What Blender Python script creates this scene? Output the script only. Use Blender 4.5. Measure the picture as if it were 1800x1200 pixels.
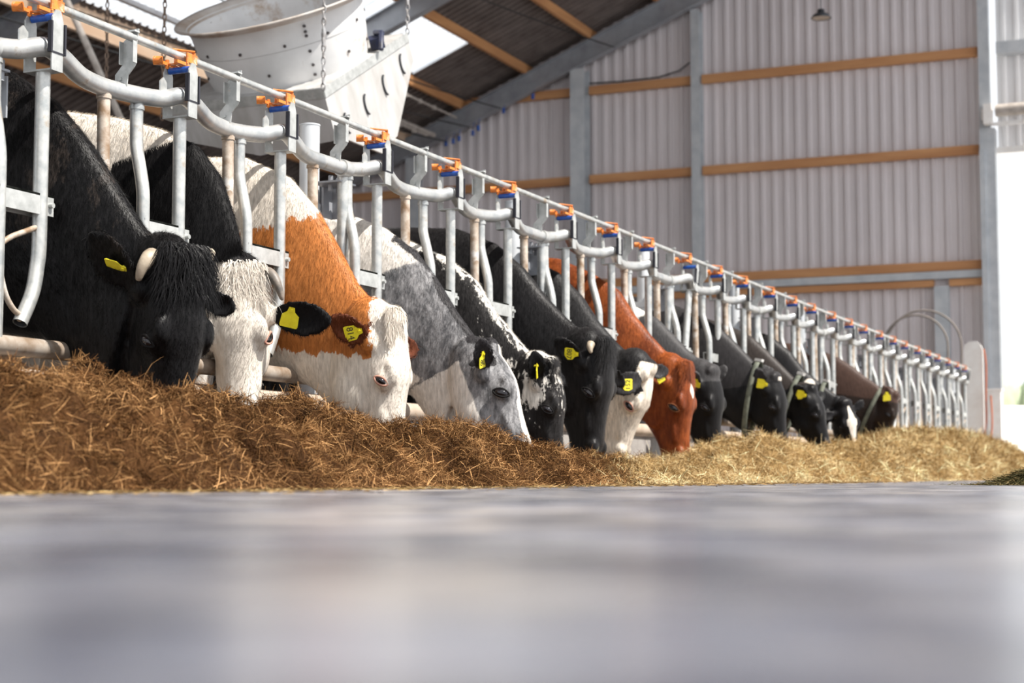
import bpy, math, random
import numpy as np
from mathutils import Vector, Matrix
C = bpy.context.scene.collection
for o in list(bpy.data.objects): bpy.data.objects.remove(o)
R = math.radians
rng = np.random.default_rng(7)
random.seed(5)

# ------------------------------------------------------------------ camera, world, sun
cam_d = bpy.data.cameras.new('camera'); cam = bpy.data.objects.new('camera', cam_d); C.objects.link(cam)
cam_d.sensor_width = 36; cam_d.lens = 58.0
cam.location = (0, 0, 0.035)
cam.rotation_euler = (R(90 + 4.692), 0, R(23.745))
cam_d.clip_end = 500; cam_d.clip_start = 0.02
cam_d.dof.use_dof = True; cam_d.dof.focus_distance = 6.2; cam_d.dof.aperture_fstop = 3.8
bpy.context.scene.camera = cam

w = bpy.data.worlds.new('sky'); bpy.context.scene.world = w; w.use_nodes = True
nt = w.node_tree; nt.nodes.clear()
wo = nt.nodes.new('ShaderNodeOutputWorld'); bg = nt.nodes.new('ShaderNodeBackground')
bg.inputs[0].default_value = (0.93, 0.96, 1.0, 1); bg.inputs[1].default_value = 1.05
nt.links.new(bg.outputs[0], wo.inputs[0])

sd = bpy.data.lights.new('sun', 'SUN'); sun = bpy.data.objects.new('sun', sd); C.objects.link(sun)
sd.energy = 7.0; sd.angle = R(0.6); sd.color = (1.0, 0.95, 0.88)
sun.rotation_euler = Vector((0.57, -0.02, 0.82)).to_track_quat('Z', 'Y').to_euler()

vs = bpy.context.scene.view_settings
vs.view_transform = 'Standard'; vs.look = 'None'; vs.gamma = 1; vs.exposure = 0.31; vs.use_curve_mapping = False
cy = bpy.context.scene.cycles
cy.max_bounces = 8; cy.diffuse_bounces = 4; cy.use_denoising = True

# ------------------------------------------------------------------ materials
def newmat(name):
    m = bpy.data.materials.new(name); m.use_nodes = True
    return m, m.node_tree, m.node_tree.nodes['Principled BSDF']
def N(t, kind, **kw):
    n = t.nodes.new('ShaderNode' + kind)
    for k, v in kw.items(): setattr(n, k, v)
    return n
def ramp(t, fac, stops):
    n = N(t, 'ValToRGB'); e = n.color_ramp.elements
    while len(e) < len(stops): e.new(0.5)
    for el, (p, c) in zip(e, stops):
        el.position = p; el.color = (*c, 1) if len(c) == 3 else c
    t.links.new(fac, n.inputs[0]); return n.outputs[0]
def noise(t, scale, detail=4, vec=None, rough=0.6, stretch=None, rot=None, coord='Object'):
    n = N(t, 'TexNoise'); n.inputs['Scale'].default_value = scale; n.inputs['Detail'].default_value = detail
    n.inputs['Roughness'].default_value = rough
    if vec is None:
        tc = N(t, 'TexCoord'); vec = tc.outputs[coord]
    if stretch or rot:
        mp = N(t, 'Mapping')
        if stretch: mp.inputs['Scale'].default_value = stretch
        if rot: mp.inputs['Rotation'].default_value = rot
        t.links.new(vec, mp.inputs[0]); vec = mp.outputs[0]
    t.links.new(vec, n.inputs['Vector']); return n.outputs['Fac']
def math_(t, op, a, b=None, c=None, clamp=False):
    n = N(t, 'Math', operation=op); n.use_clamp = clamp
    for i, x in enumerate((a, b, c)):
        if x is None: continue
        if isinstance(x, (int, float)): n.inputs[i].default_value = x
        else: t.links.new(x, n.inputs[i])
    return n.outputs[0]
def mixc(t, fac, a, b, mode='MIX'):
    n = N(t, 'Mix', data_type='RGBA', blend_type=mode)
    for i, x in ((0, fac), (6, a), (7, b)):
        if isinstance(x, (int, float)): n.inputs[i].default_value = x
        elif isinstance(x, tuple): n.inputs[i].default_value = (*x, 1) if len(x) == 3 else x
        else: t.links.new(x, n.inputs[i])
    return n.outputs[2]
def bump(t, b, h, dist=0.01, strength=0.6):
    n = N(t, 'Bump'); n.inputs['Distance'].default_value = dist; n.inputs['Strength'].default_value = strength
    t.links.new(h, n.inputs['Height']); t.links.new(n.outputs[0], b.inputs['Normal'])

def surf(name, c1, c2=None, scale=6, rough=0.5, metal=0.0, bmp=0.0, bscale=None, stretch=None, spots=None, coord='Object', spec=None):
    m, t, b = newmat(name)
    b.inputs['Roughness'].default_value = rough; b.inputs['Metallic'].default_value = metal
    if spec is not None: b.inputs['Specular IOR Level'].default_value = spec
    c2 = c2 or tuple(x * 0.8 for x in c1)
    f = noise(t, scale, 5, stretch=stretch, coord=coord)
    col = ramp(t, f, [(0.35, c2), (0.62, c1)])
    if spots:
        g = noise(t, spots[1], 6, rough=0.7, coord=coord)
        k = ramp(t, g, [(spots[2], (0, 0, 0)), (spots[2] + 0.12, (1, 1, 1))])
        col = mixc(t, k, col, spots[0])
    t.links.new(col, b.inputs['Base Color'])
    if bmp: bump(t, b, noise(t, bscale or scale * 4, 5, stretch=stretch, coord=coord), bmp)
    return m

M = {}
M['galv'] = surf('galvanized_steel', (0.60, 0.60, 0.575), (0.40, 0.42, 0.42), 22, 0.36, 0.55, 0.0008, 70, spots=((0.42, 0.31, 0.20), 7, 0.58))
M['galv_rust'] = surf('worn_rusty_galvanized', (0.52, 0.45, 0.38), (0.24, 0.155, 0.09), 16, 0.55, 0.15, 0.0006, 60, spots=((0.62, 0.60, 0.57), 11, 0.55))
M['tube'] = surf('galvanized_tube', (0.60, 0.60, 0.58), (0.42, 0.44, 0.45), 11, 0.36, 0.55, 0.0005, 50, spots=((0.30, 0.21, 0.12), 8, 0.60))
M['bottom'] = surf('dirty_galvanized', (0.40, 0.35, 0.30), (0.19, 0.125, 0.075), 8, 0.55, 0.2, 0.0006, 50, spots=((0.40, 0.44, 0.47), 5, 0.60))
M['plate'] = surf('galvanized_plate', (0.50, 0.51, 0.50), (0.36, 0.37, 0.36), 20, 0.45, 0.3, 0.0005, 60, spots=((0.50, 0.36, 0.24), 14, 0.66))
M['frame'] = surf('steel_frame', (0.40, 0.42, 0.45), (0.30, 0.31, 0.34), 3, 0.5, 0.3, spots=((0.48, 0.48, 0.48), 9, 0.62))
M['column'] = surf('steel_column', (0.62, 0.64, 0.66), (0.50, 0.53, 0.56), 4, 0.5, 0.15)
M['darksteel'] = surf('dark_steel', (0.10, 0.11, 0.12), (0.05, 0.05, 0.06), 20, 0.5, 0.5)
M['rubber'] = surf('black_rubber', (0.02, 0.02, 0.03), None, 20, 0.7)
M['orange'] = surf('orange_latch', (0.78, 0.24, 0.035), (0.50, 0.13, 0.02), 30, 0.5, 0.0, spots=((0.80, 0.55, 0.38), 25, 0.56))
M['blue'] = surf('blue_roller', (0.015, 0.12, 0.50), (0.008, 0.05, 0.28), 20, 0.35)
M['navy'] = surf('navy_plastic', (0.02, 0.03, 0.08), (0.01, 0.01, 0.02), 20, 0.5)
M['wood'] = surf('timber', (0.62, 0.31, 0.13), (0.46, 0.21, 0.085), 4, 0.65, 0, 0.001, 40, stretch=(1, 0.12, 1))
M['woodwall'] = surf('timber_rail', (0.66, 0.34, 0.15), (0.50, 0.23, 0.095), 4, 0.65, 0, 0.001, 40, stretch=(0.12, 1, 1))
M['woodsunlit'] = surf('sunlit_timber', (0.86, 0.66, 0.49), (0.74, 0.50, 0.33), 4, 0.65, 0, 0.001, 40, stretch=(1, 0.12, 1))  # timber lightened: sunlight through the rooflight is put into the colour
M['wall'] = surf('wall_cladding', (0.76, 0.705, 0.71), (0.67, 0.62, 0.625), 1.2, 0.5, 0.0, stretch=(1, 1, 0.3))
M['wallwhite'] = surf('pale_cladding', (0.86, 0.85, 0.85), (0.80, 0.79, 0.79), 1.2, 0.5)
M['roof'] = surf('fibre_cement_roof', (0.21, 0.175, 0.16), (0.13, 0.105, 0.095), 2.5, 0.9)
M['conc'] = surf('curb_concrete', (0.36, 0.34, 0.32), (0.24, 0.22, 0.21), 6, 0.85, 0, 0.003, 50)
M['pvc'] = surf('beige_tube', (0.50, 0.41, 0.33), (0.38, 0.30, 0.23), 9, 0.5, 0, spots=((0.42, 0.34, 0.27), 14, 0.63))
M['fan'] = surf('white_fan_plastic', (0.68, 0.68, 0.68), (0.58, 0.58, 0.58), 3, 0.42, 0, spots=((0.40, 0.31, 0.24), 2.6, 0.60))
M['fanbox'] = surf('dusty_fan_box', (0.46, 0.455, 0.45), (0.37, 0.36, 0.345), 5, 0.6, 0, stretch=(2, 2, 0.6), spots=((0.34, 0.31, 0.28), 4, 0.62))
M['lip_dirt_shade'] = surf('dusty_shaded_lip', (0.60, 0.57, 0.54), (0.36, 0.28, 0.22), 2.2, 0.6, 0, spots=((0.30, 0.22, 0.16), 3, 0.55))  # brown dust tone that also paints in the shading under the lip
M['bolt'] = surf('dark_bolt', (0.06, 0.05, 0.05), None, 20, 0.5)
M['chain'] = surf('rusty_chain', (0.30, 0.22, 0.17), (0.16, 0.11, 0.08), 20, 0.6, 0.4)
M['chaingrey'] = surf('grey_chain', (0.42, 0.42, 0.43), (0.22, 0.20, 0.19), 20, 0.5, 0.5)
M['yellow'] = surf('yellow_tag', (0.85, 0.74, 0.03), (0.72, 0.60, 0.02), 30, 0.4)
M['ink'] = surf('tag_ink', (0.03, 0.03, 0.02), None, 30, 0.6)
M['eye'] = surf('eyeball', (0.012, 0.01, 0.012), None, 30, 0.06)
M['lidpink'] = surf('pink_eyelid', (0.52, 0.30, 0.23), (0.40, 0.20, 0.15), 30, 0.7, spec=0.2)
M['liddark'] = surf('dark_eyelid', (0.010, 0.009, 0.009), None, 30, 0.75, spec=0.15)
M['lidbrown'] = surf('brown_eyelid', (0.14, 0.05, 0.02), None, 30, 0.75, spec=0.15)
M['horn'] = surf('horn_bone', (0.44, 0.37, 0.28), (0.24, 0.19, 0.14), 14, 0.5, 0, 0.002, 40, spots=((0.10, 0.09, 0.08), 7, 0.66))
M['horngrey'] = surf('grey_horn', (0.26, 0.21, 0.17), (0.10, 0.09, 0.08), 14, 0.5, 0, 0.002, 40)
M['nostril'] = surf('nostril', (0.012, 0.01, 0.01), None, 20, 0.35)
M['collar'] = surf('collar_webbing', (0.16, 0.17, 0.13), (0.08, 0.09, 0.07), 20, 0.8)
M['collarpale'] = surf('pale_collar_tag', (0.62, 0.60, 0.57), None, 20, 0.6)
M['teal'] = surf('teal_tag', (0.03, 0.40, 0.40), None, 20, 0.5)
M['white'] = surf('white_paint', (0.92, 0.90, 0.87), (0.84, 0.80, 0.76), 6, 0.5)
M['hosered'] = surf('orange_cable', (0.60, 0.14, 0.04), None, 10, 0.5)
M['hose'] = surf('grey_hose', (0.22, 0.19, 0.17), None, 10, 0.6)
M['pipe'] = surf('pale_pipe', (0.55, 0.50, 0.45), (0.38, 0.33, 0.29), 8, 0.6)
M['cable'] = surf('black_cable', (0.02, 0.02, 0.02), None, 10, 0.6)
M['hedge'] = surf('hazy_hedge_leaves', (0.40, 0.46, 0.32), (0.28, 0.33, 0.22), 1.0, 0.8)  # green paled so the colour carries the distance haze
M['ground'] = surf('outside_ground', (0.78, 0.75, 0.68), (0.62, 0.59, 0.52), 0.5, 0.9)
M['cowfloor'] = surf('barn_floor', (0.12, 0.10, 0.085), (0.06, 0.05, 0.045), 2, 0.7)

def floor_mat():
    m, t, b = newmat('feed_table_floor')
    a = noise(t, 2.2, 6, rough=0.6); g = noise(t, 8.0, 2, rough=0.5); wn = noise(t, 5.3, 2)
    c = ramp(t, a, [(0.38, (0.105, 0.115, 0.140)), (0.5, (0.175, 0.183, 0.205)), (0.62, (0.29, 0.28, 0.28))])
    c2 = ramp(t, g, [(0.40, (0.38, 0.40, 0.46)), (0.60, (1.55, 1.50, 1.42))])
    c3 = ramp(t, wn, [(0.40, (0.90, 0.93, 1.04)), (0.60, (1.08, 1.02, 0.95))])
    col = mixc(t, 1.0, mixc(t, 1.0, c, c2, 'MULTIPLY'), c3, 'MULTIPLY')
    sp = ramp(t, noise(t, 60, 3), [(0.63, (0, 0, 0)), (0.69, (1, 1, 1))])
    col = mixc(t, math_(t, 'MULTIPLY', sp, 0.5), col, (0.42, 0.36, 0.27))
    t.links.new(col, b.inputs['Base Color'])
    rr = N(t, 'MapRange'); rr.inputs[3].default_value = 0.17; rr.inputs[4].default_value = 0.40
    t.links.new(a, rr.inputs[0]); t.links.new(rr.outputs[0], b.inputs['Roughness'])
    bump(t, b, noise(t, 25, 6), 0.0012, 0.3)
    return m
M['floor'] = floor_mat()

def skylight_mat():
    m, t, b = newmat('translucent_sheet')
    t.nodes.remove(b); out = [n for n in t.nodes if n.type == 'OUTPUT_MATERIAL'][0]
    d = N(t, 'BsdfDiffuse'); tr = N(t, 'BsdfTranslucent'); mx = N(t, 'MixShader'); tp = N(t, 'BsdfTransparent'); mx2 = N(t, 'MixShader'); mx2.inputs[0].default_value = 0.28
    f = noise(t, 3, 4)
    col = ramp(t, f, [(0.3, (0.66, 0.71, 0.77)), (0.7, (0.84, 0.87, 0.90))])
    t.links.new(col, d.inputs[0]); t.links.new(col, tr.inputs[0]); mx.inputs[0].default_value = 0.78
    t.links.new(d.outputs[0], mx.inputs[1]); t.links.new(tr.outputs[0], mx.inputs[2]); t.links.new(mx.outputs[0], mx2.inputs[1]); t.links.new(tp.outputs[0], mx2.inputs[2]); t.links.new(mx2.outputs[0], out.inputs[0])
    return m
M['skylight'] = skylight_mat()

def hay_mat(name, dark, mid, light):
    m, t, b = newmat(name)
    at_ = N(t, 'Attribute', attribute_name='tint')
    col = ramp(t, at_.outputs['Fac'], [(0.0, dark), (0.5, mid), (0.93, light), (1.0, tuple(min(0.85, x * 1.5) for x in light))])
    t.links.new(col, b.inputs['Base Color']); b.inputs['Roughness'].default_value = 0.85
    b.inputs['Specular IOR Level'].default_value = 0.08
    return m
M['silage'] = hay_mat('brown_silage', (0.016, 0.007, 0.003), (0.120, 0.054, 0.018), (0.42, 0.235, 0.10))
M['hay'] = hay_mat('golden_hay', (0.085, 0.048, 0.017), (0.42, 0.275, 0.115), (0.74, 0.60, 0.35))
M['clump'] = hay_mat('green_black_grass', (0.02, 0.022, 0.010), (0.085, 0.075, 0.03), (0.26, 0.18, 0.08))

def coat_mat(name, base, c1, c2, streak=0.25, n1=0.5, sp=0.0, roan=None, rough=0.5, sheen=0.25, edge=26):
    """hair coat: base colour, patch colours where the attributes m1 / m2 are high"""
    m, t, b = newmat(name)
    fine = noise(t, 90, 3, stretch=(1.0, 1.0, 0.16), rot=(0, R(-38), 0))
    rag = noise(t, edge, 5, stretch=(1.0, 1.0, 0.45), rot=(0, R(-38), 0), rough=0.7)
    col = base
    if roan:
        rn = noise(t, roan[1], 6, stretch=(1, 1, 0.5), rot=(0, R(-38), 0), rough=0.75)
        k = ramp(t, rn, [(0.40, (0, 0, 0)), (0.60, (1, 1, 1))])
        col = mixc(t, k, base, roan[0])
    for a, c in (('m1', c1), ('m2', c2)):
        if c is None: continue
        at_ = N(t, 'Attribute', attribute_name=a)
        v = math_(t, 'ADD', at_.outputs['Fac'], math_(t, 'MULTIPLY', math_(t, 'SUBTRACT', rag, 0.5), n1 + (sp if a == 'm1' else 0)))
        k = N(t, 'MapRange', interpolation_type='SMOOTHSTEP'); k.inputs[1].default_value = -0.06; k.inputs[2].default_value = 0.06
        t.links.new(v, k.inputs[0])
        col = mixc(t, k.outputs[0], col, c)
    f = ramp(t, fine, [(0.3, (1 - streak,) * 3), (0.7, (1 + streak * 0.6,) * 3)])
    col = mixc(t, 1.0, col, f, 'MULTIPLY')
    t.links.new(col, b.inputs['Base Color'])
    b.inputs['Roughness'].default_value = rough
    b.inputs['Sheen Weight'].default_value = sheen * 0.25; b.inputs['Sheen Roughness'].default_value = 0.4
    b.inputs['Specular IOR Level'].default_value = 0.13
    bump(t, b, fine, 0.004, 0.5)
    return m
WHITE = (0.71, 0.645, 0.565); BLACK = (0.006, 0.0055, 0.006); GREYB = (0.045, 0.042, 0.043)

# ------------------------------------------------------------------ mesh helpers
class MB:
    def __init__(s): s.v = []; s.f = []; s.mi = []; s.sm = []; s.n = 0
    def add(s, vs, fs, mi=0, smooth=False):
        s.v.extend([tuple(map(float, p)) for p in vs]); s.f.extend([tuple(i + s.n for i in f) for f in fs])
        s.mi.extend([mi] * len(fs)); s.sm.extend([smooth] * len(fs)); s.n += len(vs); return s
    def box(s, lo, hi, mi=0, mat=None):
        x0, y0, z0 = lo; x1, y1, z1 = hi
        v = [(x0,y0,z0),(x1,y0,z0),(x1,y1,z0),(x0,y1,z0),(x0,y0,z1),(x1,y0,z1),(x1,y1,z1),(x0,y1,z1)]
        if mat is not None: v = [mat @ Vector(p) for p in v]
        return s.add(v, [(0,3,2,1),(4,5,6,7),(0,1,5,4),(1,2,6,5),(2,3,7,6),(3,0,4,7)], mi)
    def tube(s, pts, r, seg=12, mi=0, caps=True, open_=None):
        P = [Vector(p) for p in pts]; n = len(P); rs = r if isinstance(r, (list, tuple)) else [r] * n
        T = []
        for i in range(n):
            a = P[max(i-1, 0)]; b = P[min(i+1, n-1)]; T.append((b - a).normalized())
        up = Vector((0,0,1)) if abs(T[0].z) < 0.9 else Vector((1,0,0))
        u = T[0].cross(up).normalized(); vs = []
        for i in range(n):
            u = (u - T[i] * u.dot(T[i])).normalized(); w_ = T[i].cross(u)
            for k in range(seg):
                a = 2 * math.pi * k / seg; vs.append(P[i] + (u * math.cos(a) + w_ * math.sin(a)) * rs[i])
        fs = [(i*seg+k, i*seg+(k+1)%seg, (i+1)*seg+(k+1)%seg, (i+1)*seg+k) for i in range(n-1) for k in range(seg)]
        s.add(vs, fs, mi, True)
        if caps:
            for i in (0, n-1):
                base = s.n; s.add(vs[i*seg:(i+1)*seg], [tuple(range(seg))] if i else [tuple(range(seg-1, -1, -1))], mi)
        return s
    def lathe(s, prof, seg=32, mi=0, mat=None, smooth=True):
        vs = []; m_ = mat or Matrix.Identity(4)
        for (r, z) in prof:
            for k in range(seg):
                a = 2 * math.pi * k / seg; vs.append(m_ @ Vector((r * math.cos(a), r * math.sin(a), z)))
        n = len(prof)
        fs = [(i*seg+k, i*seg+(k+1)%seg, (i+1)*seg+(k+1)%seg, (i+1)*seg+k) for i in range(n-1) for k in range(seg)]
        return s.add(vs, fs, mi, smooth)
    def prism(s, poly, d, mat, mi=0):
        """poly in local xy, extruded +-d/2 along local z, placed by matrix"""
        n = len(poly)
        v = [mat @ Vector((x, y, -d/2)) for x, y in poly] + [mat @ Vector((x, y, d/2)) for x, y in poly]
        f = [tuple(range(n-1, -1, -1)), tuple(range(n, 2*n))] + [(i, (i+1)%n, n+(i+1)%n, n+i) for i in range(n)]
        return s.add(v, f, mi)
    def ell(s, c, r, axes=None, seg=14, rings=8, mi=0):
        A = axes or Matrix.Identity(3); c = Vector(c); vs = []
        for i in range(rings + 1):
            th = math.pi * i / rings
            for k in range(seg):
                a = 2 * math.pi * k / seg
                vs.append(c + A @ Vector((r[0]*math.sin(th)*math.cos(a), r[1]*math.sin(th)*math.sin(a), r[2]*math.cos(th))))
        fs = [(i*seg+k, i*seg+(k+1)%seg, (i+1)*seg+(k+1)%seg, (i+1)*seg+k) for i in range(rings) for k in range(seg)]
        return s.add(vs, fs, mi, True)
    def loft(s, rings, mi=0, cap=True):
        seg = len(rings[0]); vs = [p for r_ in rings for p in r_]; n = len(rings)
        fs = [(i*seg+k, i*seg+(k+1)%seg, (i+1)*seg+(k+1)%seg, (i+1)*seg+k) for i in range(n-1) for k in range(seg)]
        if cap: fs += [tuple(range(seg-1, -1, -1)), tuple((n-1)*seg + k for k in range(seg))]
        return s.add(vs, fs, mi, True)
    def mesh(s, name, mats):
        me = bpy.data.meshes.new(name); me.from_pydata(s.v, [], s.f)
        for m_ in mats: me.materials.append(m_)
        me.polygons.foreach_set('material_index', s.mi); me.polygons.foreach_set('use_smooth', s.sm); me.update()
        return me
    def build(s, name, mats, parent=None, origin=None):
        if not isinstance(mats, (list, tuple)): mats = [mats]
        if origin is not None:
            o_ = Vector(origin); s.v = [tuple(Vector(p) - o_) for p in s.v]
        ob = bpy.data.objects.new(name, s.mesh(name, mats)); C.objects.link(ob)
        if origin is not None: ob.location = origin
        if parent is not None: ob.parent = parent
        return ob
def tag(o, label=None, cat=None, group=None, kind=None):
    if label: o['label'] = label
    if cat: o['category'] = cat
    if group: o['group'] = group
    if kind: o['kind'] = kind
    return o
def empty(name, loc=(0, 0, 0)):
    e = bpy.data.objects.new(name, None); C.objects.link(e); e.location = loc; e.empty_display_size = 0.1; return e
def copy_tree(o, parent=None):
    c = o.copy(); C.objects.link(c); c.parent = parent
    for ch in list(o.children): copy_tree(ch, c)
    return c
def np_mesh(name, verts, faces3, mats, tint=None, smooth=False, mi=None):
    me = bpy.data.meshes.new(name); nv = len(verts); nf = len(faces3); k = faces3.shape[1]
    me.vertices.add(nv); me.vertices.foreach_set('co', verts.astype(np.float32).ravel())
    me.loops.add(nf * k); me.loops.foreach_set('vertex_index', faces3.astype(np.int32).ravel())
    me.polygons.add(nf); me.polygons.foreach_set('loop_start', np.arange(0, nf * k, k, dtype=np.int32))
    me.polygons.foreach_set('loop_total', np.full(nf, k, dtype=np.int32))
    if smooth: me.polygons.foreach_set('use_smooth', np.ones(nf, dtype=bool))
    for m_ in mats: me.materials.append(m_)
    if mi is not None: me.polygons.foreach_set('material_index', mi.astype(np.int32))
    me.update(calc_edges=True)
    if tint is not None:
        a = me.attributes.new('tint', 'FLOAT', 'POINT'); a.data.foreach_set('value', tint.astype(np.float32))
    return me

# ------------------------------------------------------------------ setting
WY = 27.5
def ztop(x): return 8.35 + 0.41 * (x + 9.24)
ob = MB().add([(-3.45,-6,0),(9,-6,0),(9,WY+0.2,0),(-3.45,WY+0.2,0)], [(0,1,2,3)]).build('floor', M['floor']); tag(ob, kind='structure')
ob = MB().add([(-18.6,-6,0.0),(-3.8,-6,0.0),(-3.8,WY,0.0),(-18.6,WY,0.0)], [(0,1,2,3)]).build('floor_cow_side', M['cowfloor']); tag(ob, kind='structure')
ob = MB().add([(-80,WY+0.2,-0.02),(90,WY+0.2,-0.02),(90,40,0.05),(-80,40,0.05),(90,74,3.1),(-80,74,3.1),(90,190,3.2),(-80,190,3.2)], [(0,1,2,3),(3,2,4,5),(5,4,6,7)]).build('ground_outside', M['ground']); tag(ob, kind='structure')

def corrugated(x0, x1, y, zfun0, zfun1, pitch=0.207, d=0.035, flip=1):
    """vertical trapezoid cladding in the plane y, ribs standing towards the barn"""
    prof = [(0.0, 0), (0.118, 0), (0.135, -d), (0.190, -d), (0.207, 0)]
    xs = []; n = int(math.ceil((x1 - x0) / pitch))
    for i in range(n):
        for (a, b) in prof[:-1]:
            x = x1 - i * pitch - a
            if x > x0: xs.append((x, y + flip * b))
    xs.append((x0, y))
    v = []; f = []
    for (x, yy) in xs: v += [(x, yy, zfun0(x)), (x, yy, zfun1(x))]
    for i in range(len(xs) - 1): f.append((2*i, 2*i+1, 2*i+3, 2*i+2))
    return v, f
v, f = corrugated(-18.5, -3.69, WY, lambda x: 0, lambda x: ztop(x) + 0.22)
ob = MB().add(v, f).build('wall_end', M['wall']); tag(ob, kind='structure')
v, f = corrugated(-3.43, 1.2, WY - 0.02, lambda x: 5.35, lambda x: ztop(min(x, 0)) + 0.22)
ob = MB().add(v, f).build('wall_above_door', M['wallwhite']); tag(ob, kind='structure')
v, f = corrugated(1.45, 6.0, WY, lambda x: 0, lambda x: ztop(0) - 0.41 * x + 0.1)
ob = MB().add(v, f).build('wall_right_of_door', M['wall']); tag(ob, kind='structure')
ob = MB().box((-18.75, -4, 0), (-18.6, WY, 4.6)).build('wall_left', M['wall']); tag(ob, kind='structure')

# timber rails on the end wall
rails = MB()
segs = [(-18.4, -10.81), (-10.52, -8.57), (-8.41, -3.71)]
for z in (6.98, 5.36, 3.47):
    for a, b in segs: rails.box((a, WY-0.145, z-0.075), (b, WY-0.037, z+0.075))
for a, b in segs[:2] + [(-8.41, -4.49), (-4.24, -3.71)]: rails.box((a, WY-0.145, 3.14), (b, WY-0.037, 3.25))
rails.build('trim_wall_rails', M['woodwall'])['kind'] = 'structure'
MB().box((-10.5, WY-0.17, 3.262), (-3.71, WY-0.06, 3.385)).build('trim_steel_rail', M['column'])['kind'] = 'structure'
def hcol(name, x0, x1, z1, y1=WY-0.04, dep=0.26, mat='column'):
    m_ = MB(); t_ = 0.014
    m_.box((x0, y1-dep, 0), (x1, y1-dep+t_, z1)); m_.box((x0, y1-t_, 0), (x1, y1, z1))
    xm = (x0 + x1) / 2; m_.box((xm-0.006, y1-dep+t_, 0), (xm+0.006, y1-t_, z1))
    o_ = m_.build(name, M[mat]); o_['kind'] = 'structure'; return o_
hcol('trim_column_first', -10.81, -10.54, ztop(-10.7) - 0.40, dep=0.30)
hcol('trim_column_second', -8.57, -8.41, ztop(-8.5) - 0.45, dep=0.22)
hcol('trim_column_third', -14.15, -13.92, ztop(-14.0) - 0.4)
hcol('trim_column_short', -4.48, -4.25, 3.14, dep=0.16)
m_ = MB(); m_.box((-3.69, WY-0.24, 5.66), (-3.52, WY-0.04, 10.4)); m_.build('trim_column_door_upper', M['column'])['kind'] = 'structure'
m_ = MB(); m_.box((-3.69, WY-0.30, 0), (-3.445, WY-0.04, 5.66)); m_.box((-3.69, WY-0.345, 0), (-3.61, WY-0.302, 5.3))
m_.build('door_frame_column', M['column'])['kind'] = 'structure'
m_ = MB(); m_.box((1.2, WY-0.30, 0), (1.45, WY-0.04, 5.66)); m_.build('door_frame_far_column', M['column'])['kind'] = 'structure'
m_ = MB(); m_.box((-3.40, WY-0.32, 6.86), (1.2, WY-0.10, 7.06)); m_.build('trim_beam_over_door', M['column'])['kind'] = 'structure'
m_ = MB(); m_.box((-3.46, WY-0.10, 5.27), (1.2, WY-0.03, 5.37)); m_.build('door_lintel', M['white'])['kind'] = 'structure'
# roller door box over the opening
rd = empty('roller_door', (-1.1, WY-0.25, 5.7))
m_ = MB(); m_.tube([(-3.42, WY-0.36, 5.92), (1.3, WY-0.36, 5.92)], 0.10, 20); m_.build('rolled_curtain', M['pipe'], None).parent = rd
m_ = MB(); m_.box((-3.46, WY-0.44, 5.66), (1.3, WY-0.40, 5.72)); m_.build('guide_rail', M['white'], None).parent = rd
m_ = MB(); m_.box((-3.60, WY-0.46, 5.70), (-3.47, WY-0.26, 6.03)); m_.box((-3.64, WY-0.40, 5.78), (-3.60, WY-0.30, 5.95)); m_.build('winding_motor', M['white'], None).parent = rd
for ch in rd.children: ch.matrix_parent_inverse = Matrix.Translation((1.1, -(WY-0.25), -5.7))
tag(rd, 'rolled-up door curtain with white end bracket above the bright doorway', 'roller door')

# roof sheets, with translucent strips
def sheet(name, x0, x1, y0, y1, mat, dz=0.2, pitch=0.177, amp=0.042):
    ys = []; zz = []; y = math.floor(y0 / pitch) * pitch
    while y < y1:
        for dy, z in ((0.0, 0.0), (0.095, 0.0), (0.112, 0.058), (0.158, 0.058)): ys.append(y + dy); zz.append(z - 0.01)
        y += pitch
    v = []; f = []; n = len(ys) - 1
    for y, z in zip(ys, zz): y = min(max(y, y0), y1); v += [(x0, y, ztop(x0) + dz + z), (x1, y, ztop(x1) + dz + z)]
    for i in range(n): f.append((2*i, 2*i+2, 2*i+3, 2*i+1))
    m_ = MB(); m_.add(v, f, 0, False); o_ = m_.build(name, M[mat]); o_['kind'] = 'structure'; return o_
sheet('ceiling_lower', -18.9, -14.22, -4, WY+0.35, 'roof')
sheet('ceiling_near', -14.22, -11.85, -4, 14.0, 'roof')
sheet('window_1_rooflight', -14.22, -11.85, 14.0, 22.15, 'skylight')
sheet('window_2_rooflight', -12.94, -11.85, 22.15, 25.15, 'skylight')
sheet('ceiling_strip', -14.22, -12.94, 22.15, WY+0.35, 'roof')
sheet('ceiling_far_strip', -12.94, -11.85, 25.15, WY+0.35, 'roof')
sheet('ceiling_upper', -11.85, 0.0, -4, WY+0.35, 'roof')
# timber purlins
for x in (-16.8, -15.55, -14.20, -12.98, -11.68, -10.42, -9.15, -7.9, -6.65, -5.4, -4.15):
    m_ = MB()
    if x == -14.20: m_.box((x-0.20, -3.5, ztop(x-0.18)-0.14), (x-0.12, 21.5, ztop(x)+0.17))
    if x == -14.20: 
        m_.box((x-0.0, 21.5, ztop(x)), (x+0.07, WY-0.05, ztop(x)+0.17)); m_.build('trim_sunlit_purlin', M['woodsunlit'])['kind'] = 'structure'
        continue
    m_.box((x-0.035, -3.5, ztop(x)), (x+0.035, WY-0.05, ztop(x)+0.17))
    m_.build('trim_purlin', M['wood'])['kind'] = 'structure'
m_ = MB(); m_.box((-13.82, 12, ztop(-13.77)+0.02), (-13.74, 22.0, ztop(-13.77)+0.09)); m_.build('trim_steel_purlin', M['frame'])['kind'] = 'structure'
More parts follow.
